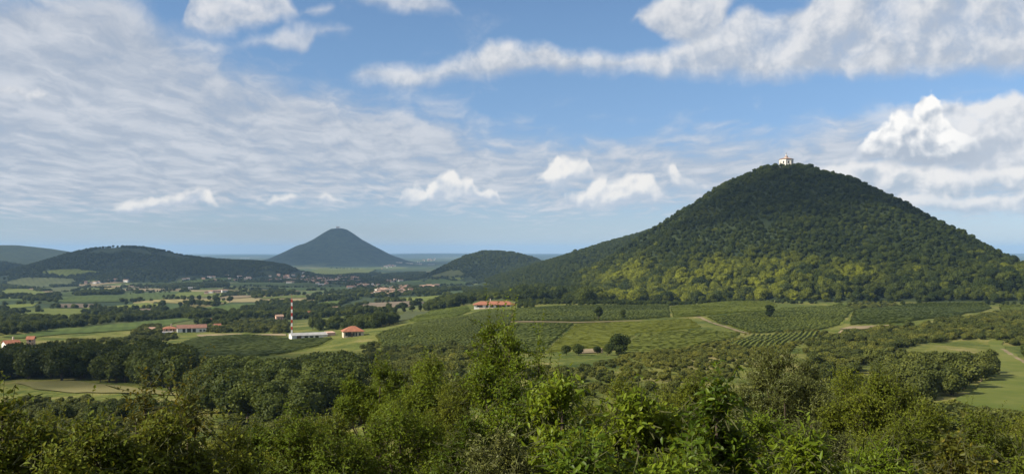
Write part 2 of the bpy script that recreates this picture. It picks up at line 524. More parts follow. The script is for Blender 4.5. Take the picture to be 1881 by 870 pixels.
def plain(name, c1, c2=None, rough=0.8, scale=0.4, spec=0.3, bump_s=0.0):
    m_, N, b = mat(name)
    c2 = c2 or tuple(v * 0.72 for v in c1)
    tc = N.node('ShaderNodeTexCoord')
    n = N.noise(tc.outputs['Object'], scale, 6.0, 0.65)
    N.put(b.inputs['Base Color'], N.mix(N.ss(n, 0.32, 0.68), c2, c1))
    b.inputs['Roughness'].default_value = rough
    b.inputs['Specular IOR Level'].default_value = spec
    if bump_s:
        bp = N.node('ShaderNodeBump')
        bp.inputs['Strength'].default_value = bump_s
        N.put(bp.inputs['Height'], N.noise(tc.outputs['Object'], scale * 6, 4.0, 0.6))
        N.put(b.inputs['Normal'], bp.outputs[0])
    return m_


def leaf_mat(name, dark, mid, light, yellow=(0.16, 0.15, 0.02), spec=0.3, rough=0.5, trans=0.3, noise_scale=0.0):
    """foliage: colour per leaf ('shade' attribute), per tree (random) and per tree kind ('tint')"""
    m_ = bpy.data.materials.new(name)
    m_.use_nodes = True
    nt = m_.node_tree
    N = NT(nt)
    b = nt.nodes['Principled BSDF']
    at = N.node('ShaderNodeAttribute', attribute_name='shade', attribute_type='GEOMETRY')
    ti = N.node('ShaderNodeAttribute', attribute_name='tint', attribute_type='INSTANCER')
    oi = N.node('ShaderNodeObjectInfo')
    f = N.m('MULTIPLY_ADD', oi.outputs['Random'], 0.70, N.m('MULTIPLY_ADD', at.outputs['Fac'], 0.6, -0.15))
    c = N.ramp(f, [(0.0, dark), (0.5, mid), (1.0, light)])
    c = N.mix(ti.outputs['Fac'], c, yellow)
    N.put(b.inputs['Base Color'], c)
    b.inputs['Roughness'].default_value = rough
    b.inputs['Specular IOR Level'].default_value = spec
    tr = N.node('ShaderNodeBsdfTranslucent')
    N.put(tr.inputs[0], N.mix(0.5, c, yellow))
    mx = N.node('ShaderNodeMixShader')
    mx.inputs[0].default_value = trans
    nt.links.new(b.outputs[0], mx.inputs[1])
    nt.links.new(tr.outputs[0], mx.inputs[2])
    nt.links.new(mx.outputs[0], nt.nodes['Material Output'].inputs[0])
    return m_


M = {}
M['bark'] = plain('bark', (0.11, 0.085, 0.06), (0.05, 0.038, 0.028), 0.9, 3.0, 0.2, 0.4)
M['leaf_wood'] = leaf_mat('leaf_wood', (0.015, 0.025, 0.005), (0.033, 0.048, 0.008), (0.070, 0.086, 0.013), (0.20, 0.215, 0.016), 0.12, 0.6, 0.20)
M['leaf_scrub'] = leaf_mat('leaf_scrub', (0.036, 0.047, 0.010), (0.068, 0.082, 0.016), (0.112, 0.124, 0.024), (0.21, 0.20, 0.03), 0.12, 0.6, 0.20)
M['leaf_vine'] = leaf_mat('leaf_vine', (0.052, 0.070, 0.007), (0.098, 0.120, 0.011), (0.155, 0.174, 0.018), (0.24, 0.24, 0.03), 0.12, 0.6, 0.2)
M['white_wall'] = plain('white_wall', (0.74, 0.72, 0.68), (0.60, 0.57, 0.52), 0.85, 0.5)
M['cream_wall'] = plain('cream_wall', (0.62, 0.54, 0.42), (0.48, 0.40, 0.31), 0.85, 0.5)
M['pink_wall'] = plain('pink_wall', (0.60, 0.38, 0.29), (0.46, 0.30, 0.23), 0.85, 0.5)
M['stone_wall'] = plain('stone_wall', (0.42, 0.38, 0.31), (0.28, 0.25, 0.20), 0.9, 0.8, 0.2, 0.3)
M['terracotta'] = plain('terracotta', (0.34, 0.135, 0.075), (0.24, 0.10, 0.06), 0.85, 0.7, 0.2, 0.2)
M['old_tile'] = plain('old_tile', (0.25, 0.125, 0.085), (0.17, 0.092, 0.068), 0.88, 0.7, 0.2, 0.2)
M['pale_tile'] = plain('pale_tile', (0.38, 0.24, 0.17), (0.28, 0.18, 0.13), 0.88, 0.7, 0.2, 0.2)
M['sheet_roof'] = plain('sheet_roof', (0.36, 0.35, 0.33), (0.26, 0.25, 0.24), 0.6, 0.3)
M['window_dark'] = plain('window_dark', (0.03, 0.035, 0.04), (0.02, 0.022, 0.025), 0.2, 1.0, 0.5)
M['wood_brown'] = plain('wood_brown', (0.14, 0.08, 0.045), (0.09, 0.05, 0.03), 0.7, 1.0)
M['red_paint'] = plain('red_paint', (0.52, 0.055, 0.035), (0.42, 0.045, 0.03), 0.5, 0.6, 0.4)
M['white_paint'] = plain('white_paint', (0.78, 0.77, 0.74), (0.68, 0.66, 0.62), 0.5, 0.6, 0.4)
M['metal_grey'] = plain('metal_grey', (0.22, 0.22, 0.23), (0.16, 0.16, 0.17), 0.5, 0.6, 0.5)
M['gravel'] = plain('gravel', (0.44, 0.36, 0.25), (0.30, 0.25, 0.17), 0.95, 0.25, 0.1)
M['rock'] = plain('rock', (0.46, 0.41, 0.31), (0.30, 0.26, 0.19), 0.95, 0.8, 0.1, 0.5)


def ground_material():
    m_, N, b = mat('ground')
    geo = N.node('ShaderNodeNewGeometry')
    P = geo.outputs['Position']
    x, y, z = N.sep(P)
    d = N.v('LENGTH', N.xyz(x, y, 0.0), out=1)
    # meadow and scrub close by
    n1 = N.noise(P, 0.03, 8.0, 0.65)
    n2 = N.noise(P, 0.35, 6.0, 0.65)
    near = N.ramp(N.m('MULTIPLY_ADD', n1, 0.7, N.m('MULTIPLY', n2, 0.3)),
                  [(0.36, (0.030, 0.048, 0.008)), (0.44, (0.064, 0.084, 0.014)), (0.50, (0.105, 0.118, 0.022)), (0.56, (0.150, 0.146, 0.036)), (0.66, (0.25, 0.20, 0.09))])
    # patchwork of fields on the plain
    wv = N.v('MULTIPLY_ADD', N.v('SUBTRACT', N.noise(P, 0.002, 3.0, 0.5, col=True), (0.5, 0.5, 0.5)), 160.0, P)
    wv = N.v('MULTIPLY', wv, (0.62, 1.0, 0.0))
    cell = N.vor(wv, 0.0042, 'F1', 'Color')
    cs = N.sep(cell)[0]
    fld = N.ramp(cs, [(0.0, (0.026, 0.045, 0.016)), (0.22, (0.045, 0.075, 0.022)), (0.45, (0.075, 0.105, 0.030)), (0.62, (0.125, 0.145, 0.042)),
                      (0.80, (0.235, 0.195, 0.095)), (0.88, (0.052, 0.080, 0.022))], 'CONSTANT')
    edge = N.vor(wv, 0.0042, 'DISTANCE_TO_EDGE', 'Distance')
    hedge = N.ss(N.m('ADD', edge, N.m('MULTIPLY_ADD', n1, 0.08, -0.04)), 0.035, 0.06)
    fld = N.mix(N.m('MULTIPLY', hedge, 1.0), (0.022, 0.036, 0.016), fld)
    fld = N.mix(N.m('MULTIPLY_ADD', n2, 0.5, 0.0), fld, N.mix(0.35, fld, (0.16, 0.14, 0.07)))
    woods = N.ss(N.noise(P, 0.0007, 5.0, 0.6), 0.47, 0.55)
    fld = N.mix(woods, fld, (0.026, 0.042, 0.018))
    # scattered pale towns on the far plain
    tn = N.m('MULTIPLY', N.ss(N.noise(P, 0.00035, 4.0, 0.6), 0.56, 0.66), N.ss(N.noise(N.v('MULTIPLY', P, (1, 1, 0)), 0.012, 3.0, 0.7), 0.56, 0.62))
    fld = N.mix(N.m('MULTIPLY', tn, N.ss(d, 5500.0, 7500.0)), fld, (0.42, 0.36, 0.30))
    base = N.mix(N.ss(d, 900.0, 1300.0), near, fld)
    # wooded slopes of the hills (ground under the trees)
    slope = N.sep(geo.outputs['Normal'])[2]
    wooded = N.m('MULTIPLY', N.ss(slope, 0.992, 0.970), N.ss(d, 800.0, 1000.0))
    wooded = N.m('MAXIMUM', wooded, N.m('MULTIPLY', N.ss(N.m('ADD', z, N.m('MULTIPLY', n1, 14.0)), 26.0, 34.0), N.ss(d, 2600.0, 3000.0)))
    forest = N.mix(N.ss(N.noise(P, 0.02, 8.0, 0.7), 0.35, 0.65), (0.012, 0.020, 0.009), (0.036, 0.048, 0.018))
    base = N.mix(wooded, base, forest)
    N.put(b.inputs['Base Color'], base)
    b.inputs['Roughness'].default_value = 0.95
    b.inputs['Specular IOR Level'].default_value = 0.1
    bp = N.node('ShaderNodeBump')
    bp.inputs['Strength'].default_value = 0.6
    bp.inputs['Distance'].default_value = 3.0
    N.put(bp.inputs['Height'], N.noise(P, 0.08, 7.0, 0.7))
    N.put(b.inputs['Normal'], bp.outputs[0])
    return m_


M['ground'] = ground_material()


def field_mat(name, c1, c2, rows=0.0, ang_=0.3, rough=0.95):
    """crop field: tone variation, sowing rows, tractor lines"""
    m_, N, b = mat(name)
    geo = N.node('ShaderNodeNewGeometry')
    P = geo.outputs['Position']
    oi = N.node('ShaderNodeObjectInfo')
    n = N.noise(P, 0.012, 7.0, 0.65)
    n2 = N.noise(P, 0.15, 5.0, 0.65)
    f = N.m('ADD', N.m('MULTIPLY', n, 0.75), N.m('MULTIPLY', n2, 0.25))
    c = N.mix(N.ss(f, 0.36, 0.64), c1, c2)
    weeds = N.ss(N.noise(P, 0.05, 8.0, 0.75), 0.56, 0.66)
    c = N.mix(N.m('MULTIPLY', weeds, 0.55), c, tuple(0.55 * a_ + 0.45 * b_ for a_, b_ in zip(c1, (0.04, 0.055, 0.012))))
    if rows:
        r = N.v('DOT_PRODUCT', P, (math.cos(ang_) * rows, math.sin(ang_) * rows, 0.0), out=1)
        s = N.m('SINE', N.m('ADD', r, N.m('MULTIPLY', n2, 1.5)))
        c = N.mix(N.ss(s, -0.2, 0.9, 0.0, 0.32), c, tuple(v * 0.55 for v in c1))
    v = N.m('MULTIPLY_ADD', oi.outputs['Random'], 0.35, 0.82)
    c = N.v('SCALE', c)
    N.put(c.node.inputs[3], v)
    N.put(b.inputs['Base Color'], c)
    b.inputs['Roughness'].default_value = rough
    b.inputs['Specular IOR Level'].default_value = 0.1
    return m_


FM = {
    'green': field_mat('field_green', (0.052, 0.078, 0.014), (0.078, 0.104, 0.020), 0.5, 0.4),
    'light': field_mat('field_light_green', (0.085, 0.108, 0.018), (0.118, 0.132, 0.026), 0.4, 0.2),
    'dark': field_mat('field_dark_green', (0.030, 0.046, 0.010), (0.046, 0.062, 0.013), 0.7, 0.9),
    'sage': field_mat('field_sage', (0.060, 0.072, 0.026), (0.085, 0.094, 0.036), 0.4, 0.6),
    'wheat': field_mat('field_wheat', (0.180, 0.155, 0.055), (0.235, 0.200, 0.080), 0.3, 0.5),
    'tan': field_mat('field_tan', (0.200, 0.155, 0.085), (0.270, 0.210, 0.125), 0.3, 0.7),
    'brown': field_mat('field_brown', (0.130, 0.100, 0.070), (0.180, 0.140, 0.095), 0.6, 0.7),
    'dry': field_mat('field_dry', (0.120, 0.116, 0.040), (0.175, 0.155, 0.062), 0.0),
    'meadow': field_mat('field_meadow', (0.080, 0.104, 0.016), (0.145, 0.150, 0.036), 0.0),
}


# ------------------------------------------------------------------ ground sheet
def build_ground():
    fr = np.radians(np.arange(-42, 42.01, 0.24))
    bk = np.radians(np.arange(46, 315, 4.0))
    A = np.concatenate([fr, bk])
    R = np.concatenate([[0.5, 1.0, 1.6], np.geomspace(2.2, 120, 70)[:-1], np.geomspace(120, 5600, 225)[:-1], np.geomspace(5600, 7400, 18)[:-1], np.linspace(7400, 9000, 34)[:-1], np.geomspace(9000, 45000, 40)])
    AA, RR = np.meshgrid(A, R)
    X, Y = np.sin(AA) * RR, np.cos(AA) * RR
    Z = H(X, Y)
    V = np.stack([X.ravel(), Y.ravel(), Z.ravel()], 1)
    V = np.concatenate([V, [[0, 0, ZC - 1.7]]])
    na, nr = len(A), len(R)
    i = np.arange(nr - 1)[:, None] * na + np.arange(na)[None, :]
    j = np.arange(nr - 1)[:, None] * na + (np.arange(na)[None, :] + 1) % na
    Q = np.stack([i.ravel(), i.ravel() + na, j.ravel() + na, j.ravel()], 1)
    c = len(V) - 1
    T = np.stack([np.full(na, c), np.arange(na), (np.arange(na) + 1) % na], 1)
    me = mesh_np('ground', V, [Q, T], [M['ground']], smooth=True)
    tag(link('ground', me), 'rolling countryside ground running from the slope to the far plain', kind='structure')


build_ground()


def drape(name, poly_world, m_, off=0.3, step=None, label=None):
    """sheet following the terrain inside a world polygon"""
    P = np.asarray(poly_world)
    lo, hi = P.min(0), P.max(0)
    ext = max(hi - lo)
    step = step or max(ext / 36.0, 2.5)
    # edge points, slightly uneven
    bnd = []
    for a, b_ in zip(P, np.roll(P, -1, 0)):
        n = max(int(np.hypot(*(b_ - a)) / step), 1)
        for k in range(n):
            q = a + (b_ - a) * k / n
            if k:
                q = q + (np.array([vnoise(q[0], q[1], step * 2, 3), vnoise(q[0], q[1], step * 2, 5)])) * step * 0.35
            bnd.append(q)
    bnd = np.array(bnd)
    gx, gy = np.meshgrid(np.arange(lo[0], hi[0], step), np.arange(lo[1], hi[1], step))
    g = np.stack([gx.ravel(), gy.ravel()], 1)
    g = g[inside(g, bnd)]
    pts = [Vector((float(p[0]), float(p[1]))) for p in np.concatenate([bnd, g])] if len(g) else [Vector((float(p[0]), float(p[1]))) for p in bnd]
    nb = len(bnd)
    r = delaunay_2d_cdt(pts, [], [list(range(nb))], 1, 1e-4)
    V = np.array([[v.x, v.y] for v in r[0]])
    Fc = np.array([f for f in r[2] if len(f) == 3], int)
    if not len(Fc):
        return None
    Z = H(V[:, 0], V[:, 1]) + off
    me = mesh_np(name, np.column_stack([V, Z]), [Fc], [m_], smooth=True)
    o = link(name, me)
    tag(o, label, kind='structure')
    return o


def inside(pts, poly):
    pts = np.asarray(pts)
    x, y = pts[:, 0], pts[:, 1]
    r = np.zeros(len(pts), bool)
    n = len(poly)
    for i in range(n):
        x0, y0 = poly[i]
        x1, y1 = poly[(i + 1) % n]
        c = (y0 > y) != (y1 > y)
        with np.errstate(divide='ignore', invalid='ignore'):
            xi = (x1 - x0) * (y - y0) / (y1 - y0) + x0
        r ^= c & (x < xi)
    return r


EXCL = []


def field(kind, pts, label):
    W = unproj(pts)
    EXCL.append(W)
    dm = float(np.median(W[:, 1]))
    drape('field', W, FM[kind], off=0.25 + dm * 0.00035, label=label)


FIELDS = [
    ('sage', [(5, 519), (45, 510), (135, 512), (140, 517), (60, 530), (20, 526)], 'sage green hillside field'),
    ('tan', [(135, 522), (190, 520), (258, 521), (215, 528), (180, 526)], 'tan stubble field below the low hill'),
    ('dark', [(262, 520), (310, 519), (330, 525), (250, 527)], 'dark green field beside the tan stubble'),
    ('sage', [(60, 531), (165, 526), (130, 537), (85, 537)], 'pale sage field'),
    ('light', [(0, 531), (50, 531), (92, 538), (60, 542), (0, 544)], 'pale green field at the edge of the plain'),
    ('tan', [(50, 530), (66, 530), (104, 538), (92, 540)], 'narrow tan strip along the pale green field'),
    ('green', [(90, 549), (170, 542), (300, 537), (380, 536), (330, 548), (150, 556), (95, 554)], 'long green field across the plain'),
    ('green', [(0, 546), (45, 549), (40, 553), (0, 553)], 'small green field'),
    ('tan', [(216, 531), (340, 531), (345, 534), (216, 534)], 'thin tan strip of bare soil'),
    ('green', [(312, 517), (425, 510), (432, 516), (335, 521)], 'green field at the foot of the low hill'),
    ('dark', [(418, 520), (530, 519), (640, 524), (500, 527), (430, 526)], 'dark green field before the village'),
    ('green', [(500, 528), (640, 527), (690, 532), (520, 534)], 'green field with the village behind'),
    ('light', [(330, 537), (385, 536), (432, 539), (436, 542), (408, 546), (300, 546)], 'light green field'),
    ('tan', [(396, 544), (438, 541), (466, 545), (440, 548), (410, 549)], 'pinkish bare field beside a farm'),
    ('wheat', [(255, 552), (300, 550), (390, 550), (375, 557), (355, 560), (300, 556)], 'ripe straw coloured field'),
    ('wheat', [(372, 559), (412, 555), (412, 558), (384, 561)], 'small straw coloured strip'),
    ('green', [(335, 569), (440, 559), (500, 561), (430, 572)], 'green field between hedges'),
    ('wheat', [(462, 533), (502, 533), (495, 537), (465, 537)], 'small ochre field before the village'),
    ('light', [(480, 546), (540, 542), (600, 541), (560, 547), (480, 549)], 'light green strip field'),
    ('green', [(560, 562), (600, 554), (645, 549), (625, 560), (590, 567)], 'green field beyond the mast'),
    ('green', [(715, 519), (790, 513), (850, 516), (870, 523), (760, 527), (710, 523)], 'green valley field below the middle hill'),
    ('brown', [(635, 566), (680, 556), (760, 553), (782, 556), (750, 564), (690, 568)], 'grey brown fallow mound'),
    ('light', [(700, 550), (800, 543), (850, 542), (800, 554), (740, 553)], 'yellow green field behind the fallow mound'),
    ('sage', [(795, 506), (830, 496), (855, 500), (850, 511), (792, 512)], 'sage hillside field'),
    ('light', [(820, 512), (843, 508), (852, 512), (836, 516)], 'small bright field at the foot of the hill'),
    ('sage', [(700, 590), (745, 573), (800, 570), (800, 576), (765, 584), (725, 592)], 'pale meadow beside the vineyard slope'),
    ('light', [(30, 577), (80, 566), (150, 567), (165, 573), (120, 585), (60, 582)], 'bright green field among hedges'),
    ('light', [(150, 566), (270, 556), (300, 561), (230, 568), (175, 571)], 'bright green long field'),
    ('light', [(10, 560), (70, 557), (60, 563), (10, 567)], 'yellow green field near the edge'),
    ('green', [(0, 619), (60, 612), (150, 601), (260, 591), (335, 584), (352, 587), (240, 606), (130, 613), (40, 621)], 'long green strip field beside the tree belt'),
    ('tan', [(360, 615), (440, 613), (525, 614), (525, 617), (440, 616), (365, 618)], 'tan farm lane'),
    ('dry', [(30, 703), (130, 699), (215, 708), (310, 719), (330, 727), (200, 722), (60, 714)], 'dry grass clearing in front of the wood'),
    ('meadow', [(1745, 738), (1800, 705), (1836, 690), (1838, 655), (1818, 640), (1820, 626), (1842, 626), (1850, 643), (1900, 668), (1980, 690), (1980, 760), (1800, 760)], 'mown green meadow beside the trees'),
    ('tan', [(1836, 641), (1845, 642), (1888, 667), (1885, 671)], 'pale track along the meadow'),
    ('light', [(1030, 535), (1088, 530), (1076, 547), (1040, 549)], 'sunlit clearing at the foot of the big hill'),
    ('light', [(1798, 519), (1836, 517), (1832, 535), (1812, 532)], 'sunlit clearing on the flank of the big hill'),
    ('light', [(590, 492), (690, 495), (680, 503), (560, 499), (530, 491)], 'pale field below the far cone'),
    ('sage', [(475, 492), (500, 487), (510, 490), (490, 494)], 'field on the end of the low hill'),
    ('light', [(70, 500), (140, 494), (190, 500), (120, 509)], 'light slope field on the low hill'),
    ('tan', [(920, 592), (1060, 592), (1178, 589), (1179, 590), (1060, 593.4), (920, 593.4)], 'tan track between the vineyards'),
    ('tan', [(1280, 582), (1286, 582), (1376, 613), (1368, 613)], 'tan track running down through the vineyards'),
    ('tan', [(1540, 605), (1560, 600), (1640, 597), (1630, 600), (1580, 605)], 'bare tan terrace in the vineyards'),
    ('tan', [(1055, 643), (1105, 640), (1107, 648), (1060, 650)], 'bare tan ground behind the hedge'),
    ('tan', [(1520, 622), (1545, 607), (1565, 607), (1540, 622)], 'bare slope among scrub'),
    ('wheat', [(830, 588), (960, 576), (965, 579), (840, 592)], 'dry grass bank at the vineyard edge'),
]
for f_ in FIELDS:
    field(*f_)
# the rest of the patchwork: small strips that fill the plain between the larger fields
_r = random.Random(5)
_rows = [514, 518, 523, 528.5, 533.5, 539, 545, 551.5, 558.5, 566, 574]
_cand = []
for y0_, y1_ in zip(_rows, _rows[1:]):
    x_ = -30 + _r.uniform(0, 40)
    while x_ < 720:
        w_ = _r.uniform(34, 90) * (0.55 + (y0_ - 505) / 90)
        sk, y_a, y_b = _r.uniform(-12, 18), y0_ + _r.uniform(0.3, 1.0), y1_ - _r.uniform(0.3, 1.2)
        if _r.random() < 0.75:
            _cand.append([(x_ + sk, y_a), (x_ + w_ + sk - 3, y_a + _r.uniform(-.4, .4)), (x_ + w_ - 3, y_b), (x_, y_b + _r.uniform(-.3, .3))])
        x_ += w_ + _r.uniform(2, 14)
_W = unproj([p_ for c_ in _cand for p_ in c_]).reshape(-1, 4, 2)
for W_ in _W:
    T_ = np.concatenate([W_, W_.mean(0)[None], (W_ + np.roll(W_, -1, 0)) / 2])
    if np.ptp(W_[:, 1]) > 1500 or H(T_[:, 0], T_[:, 1]).max() > 38:
        continue
    if max(inside(T_, E_).mean() for E_ in EXCL) > 0.25 or any(inside(E_.mean(0)[None], W_)[0] for E_ in EXCL):
        continue
    EXCL.append(W_)
    dm_ = float(W_[:, 1].mean())
    drape('field', W_, FM[_r.choice(['green', 'light', 'dark', 'sage', 'green', 'wheat', 'light', 'brown', 'dark'])], off=0.18 + dm_ * 0.00025, label='small strip field in the patchwork of the plain')


# ------------------------------------------------------------------ vineyards: rows of vines
VINE = []


def vineyard(pts, ang_, label, tint=0.0, gap=2.7, hv=1.25, seed=0, leaf='leaf_vine'):
    W = unproj(pts)
    EXCL.append(W)
    VINE.append(W)
    r = np.random.default_rng(seed + 900)
    drape('field', W, FM['vine_soil'], off=0.05 + float(np.median(W[:, 1])) * 0.0002, label='grassy soil under ' + label)
    ca, sa = math.cos(ang_), math.sin(ang_)
    R = np.array([[ca, sa], [-sa, ca]])
    Q = W @ R.T
    lo, hi = Q.min(0), Q.max(0)
    st = 1.9
    xs = np.arange(lo[0], hi[0], st)
    Vs, Fs, Ss = [], [], []
    base = 0
    for y in np.arange(lo[1] + 0.8, hi[1], gap):
        p = np.column_stack([xs, np.full(len(xs), y) + r.normal(size=len(xs)) * 0.12])
        w = p @ R
        k = inside(w, W) & (r.random(len(xs)) > 0.012) & (vnoise(w[:, 0], w[:, 1], 9, 8) < 0.44)
        z = H(w[:, 0], w[:, 1])
        n = len(xs)
        hw = r.uniform(0.48, 0.70, n)
        hh_ = hv * r.uniform(0.88, 1.10, n)
        off = np.array([-sa, ca])
        a0 = np.column_stack([w - off * hw[:, None], z + 0.25])
        a1 = np.column_stack([w - off * hw[:, None] * r.uniform(.5, 1.0, (n, 1)), z + hh_ * r.uniform(.8, 1, n)])
        a2 = np.column_stack([w + off * hw[:, None] * r.uniform(.3, 1.0, (n, 1)), z + hh_ * r.uniform(.8, 1, n)])
        a3 = np.column_stack([w + off * hw[:, None], z + 0.25])
        V = np.stack([a0, a1, a2, a3], 1).reshape(-1, 3)
        i = np.nonzero(k[:-1] & k[1:])[0]
        if not len(i):
            continue
        for c in range(3):
            Fs.append(base + np.stack([i * 4 + c, i * 4 + 4 + c, i * 4 + 5 + c, i * 4 + 1 + c], 1))
        Vs.append(V)
        Ss.append(np.repeat(np.clip(0.55 + r.normal(size=n) * 0.14 + vnoise(w[:, 0], w[:, 1], 30, 3) * 0.7, 0, 1), 4))
        base += len(V)
    me = mesh_np('vine_rows', np.concatenate(Vs), [np.concatenate(Fs)], [M[leaf]], col=np.concatenate(Ss))
    o = link('vine_rows', me)
    o['tint'] = tint
    tag(o, label, 'vineyard', kind='stuff')


FM['vine_soil'] = field_mat('vine_soil', (0.080, 0.104, 0.012), (0.125, 0.140, 0.022), 0.0)
vineyard([(690, 616), (770, 592), (850, 581), (885, 571), (942, 569), (936, 596), (905, 610), (880, 640), (700, 640)], 1.35, 'vine rows on the slope in front of the long red roofed building', 0.15)
vineyard([(750, 590), (790, 571), (858, 562), (866, 571), (845, 579), (800, 588)], 0.2, 'vine rows on the knoll beside the pale meadow', 0.0)
vineyard([(946, 568), (1010, 563), (1180, 561), (1228, 560), (1230, 582), (1170, 587), (1060, 590), (938, 591)], 1.0, 'vine rows between the long building and the track', 0.06)
vineyard([(1000, 650), (1040, 612), (1060, 596), (1180, 592), (1268, 586), (1290, 602), (1200, 610), (1170, 612), (1125, 640), (1060, 640)], 0.15, 'bright vine rows behind the big round tree', 0.35)
vineyard([(940, 596), (1054, 596), (1034, 612), (995, 650), (885, 650), (910, 612)], 0.9, 'darker vine rows behind the small locust tree', 0.05)
vineyard([(1232, 564), (1300, 557), (1415, 554), (1428, 562), (1400, 572), (1296, 580), (1236, 583)], 0.25, 'vine rows along the wood edge', 0.08)
vineyard([(1298, 583), (1400, 574), (1440, 566), (1545, 556), (1570, 568), (1556, 582), (1540, 598), (1500, 606), (1400, 612), (1378, 611)], 0.8, 'vine rows below the tall dark tree', 0.08)
vineyard([(1574, 568), (1660, 558), (1812, 556), (1822, 566), (1760, 582), (1660, 594), (1560, 597)], 0.5, 'vine rows at the foot of the hill beyond the bare terrace', 0.02)
vineyard([(1205, 613), (1292, 606), (1360, 614), (1330, 626), (1180, 652), (1130, 652), (1175, 616)], 0.4, 'vine rows below the tan track', 0.2)
vineyard([(300, 646), (380, 618), (520, 621), (612, 622), (590, 634), (520, 650), (340, 662)], 0.35, 'dark vine rows above the near wood', 0.06, leaf='leaf_wood')
vineyard([(1835, 560), (1960, 556), (1960, 578), (1840, 574)], 0.4, 'vine rows past the round dark tree', 0.0)
vineyard([(1380, 616), (1500, 609), (1500, 626), (1420, 640), (1340, 636)], 1.2, 'straggling vine rows on the scrubby slope', 0.2)


# ------------------------------------------------------------------ trees
RNG = np.random.default_rng(7)


def unit(v):
    return v / np.maximum(np.linalg.norm(v, axis=-1, keepdims=True), 1e-9)


def ico(sub=1):
    bm = bmesh.new()
    bmesh.ops.create_icosphere(bm, subdivisions=sub, radius=1.0)
    V = np.array([v.co[:] for v in bm.verts])
    Fc = np.array([[v.index for v in f.verts] for f in bm.faces])
    bm.free()
    return V, Fc


ICO1 = ico(1)


def crown_mesh(name, seed, m_, n_lobe=16, n_leaf=1500, rx=0.42, rz=0.36, zc=0.62, leaf=0.055, flat=0.0):
    """unit-height crown: many leaf-spray faces over a cluster of lobes, with a leafy core"""
    r = np.random.default_rng(seed)
    u = unit(r.normal(size=(n_lobe, 3)))
    rad = r.random(n_lobe) ** 0.45 * 0.66
    C = u * rad[:, None] * np.array([rx, rx, rz]) + np.array([0, 0, zc])
    C[0] = (0, 0, zc + rz * 0.45)
    LR = r.uniform(0.36, 0.58, n_lobe) * min(rx, rz)
    pr = LR ** 2 / (LR ** 2).sum()
    k = r.choice(n_lobe, n_leaf * 2, p=pr)
    dv = unit(r.normal(size=(len(k), 3)) + np.array([0, 0, 0.25]))
    P = C[k] + dv * (LR[k] * r.uniform(0.82, 1.16, len(k)))[:, None]
    D = np.linalg.norm(P[:, None] - C[None], axis=2) / LR[None]
    keep = (D.min(1) > 0.80) & (P[:, 2] > zc - rz * 0.98)
    P, dv, k = P[keep][:n_leaf], dv[keep][:n_leaf], k[keep][:n_leaf]
    n = len(P)
    nor = unit(dv + r.normal(size=(n, 3)) * 0.55)
    t1 = unit(np.cross(nor, r.normal(size=(n, 3))))
    t2 = np.cross(nor, t1)
    s = (leaf * r.uniform(0.55, 1.3, n))[:, None]
    q = [P + t1 * s * 0.62, P + t2 * s * 0.5 + nor * s * 0.12, P - t1 * s * 0.6, P - t2 * s * 0.45 - nor * s * 0.1]
    V = np.stack(q, 1).reshape(-1, 3)
    Q = np.arange(n * 4).reshape(-1, 4)
    lob = r.uniform(-0.22, 0.22, n_lobe)
    sh = np.repeat(np.clip(0.45 + lob[k] + r.normal(size=n) * 0.22, 0, 1), 4)
    IV, IF = ICO1
    cv, cf, cs = [], [], []
    for i in range(n_lobe):
        jit = 1 + r.normal(size=(len(IV), 1)) * 0.10
        cv.append(C[i] + IV * jit * LR[i] * 0.84)
        cf.append(IF + len(V) + i * len(IV))
        cs.append(np.full(len(IV), 0.30 + lob[i]))
    V = np.concatenate([V] + cv)
    sh = np.concatenate([sh] + cs)
    return mesh_np(name, V, [Q, np.concatenate(cf)], [m_], col=sh)


def trunk_mesh(name, seed, zc=0.62):
    r = random.Random(seed)
    b = MB()
    bend = [(r.uniform(-.03, .03), r.uniform(-.03, .03)) for _ in range(4)]
    path = [(0, 0, -0.06), (bend[0][0], bend[0][1], 0.14), (bend[1][0], bend[1][1], 0.32), (bend[2][0] * 1.5, bend[2][1] * 1.5, zc)]
    b.tube(path, [0.036, 0.026, 0.021, 0.008], 7)
    for i in range(5):
        a = r.uniform(0, 6.28)
        z0 = r.uniform(0.22, 0.42)
        l = r.uniform(0.16, 0.28)
        b.tube([(bend[1][0], bend[1][1], z0), (math.cos(a) * l * .5, math.sin(a) * l * .5, z0 + .10), (math.cos(a) * l, math.sin(a) * l, z0 + .24)], [0.013, 0.009, 0.004], 5)
    me = bpy.data.meshes.new(name)
    me.from_pydata(b.v, [], b.f)
    me.materials.append(M['bark'])
    me.update()
    return me


CR_WOOD = [crown_mesh('crown', 10 + i, M['leaf_wood'], 15 + i, 1500, 0.42 + 0.02 * (i % 3), 0.41 + 0.02 * (i % 2), 0.54) for i in range(6)]
CR_SCRUB = [crown_mesh('crown', 40 + i, M['leaf_scrub'], 12 + i, 1200, 0.50, 0.40, 0.52, 0.07) for i in range(4)]
CR_TALL = [crown_mesh('crown', 60 + i, M['leaf_wood'], 18, 1200, 0.22, 0.46, 0.54, 0.05) for i in range(2)]
TRUNK = [trunk_mesh('trunk', i) for i in range(4)]
SRC = {}


def tree(name, x, y, h, crown, label, cat, group=None, tint=0.0, wide=1.0, rz=None, sink=0.0):
    r = RNG
    o = empty(name, (x, y, float(H(x, y)) - sink), r.uniform(0, 6.28) if rz is None else rz)
    o.scale = (h * wide, h * wide, h)
    c = link('crown', crown, o)
    c['tint'] = float(tint)
    link('trunk', TRUNK[int(r.integers(0, 4))], o)
    tag(o, label, cat, group)
    SRC.setdefault(crown.name, c)
    return o


def pix(x, y):
    z = hrel(x, y)
    return 940.5 + x / y * F, HOR - z / y * F


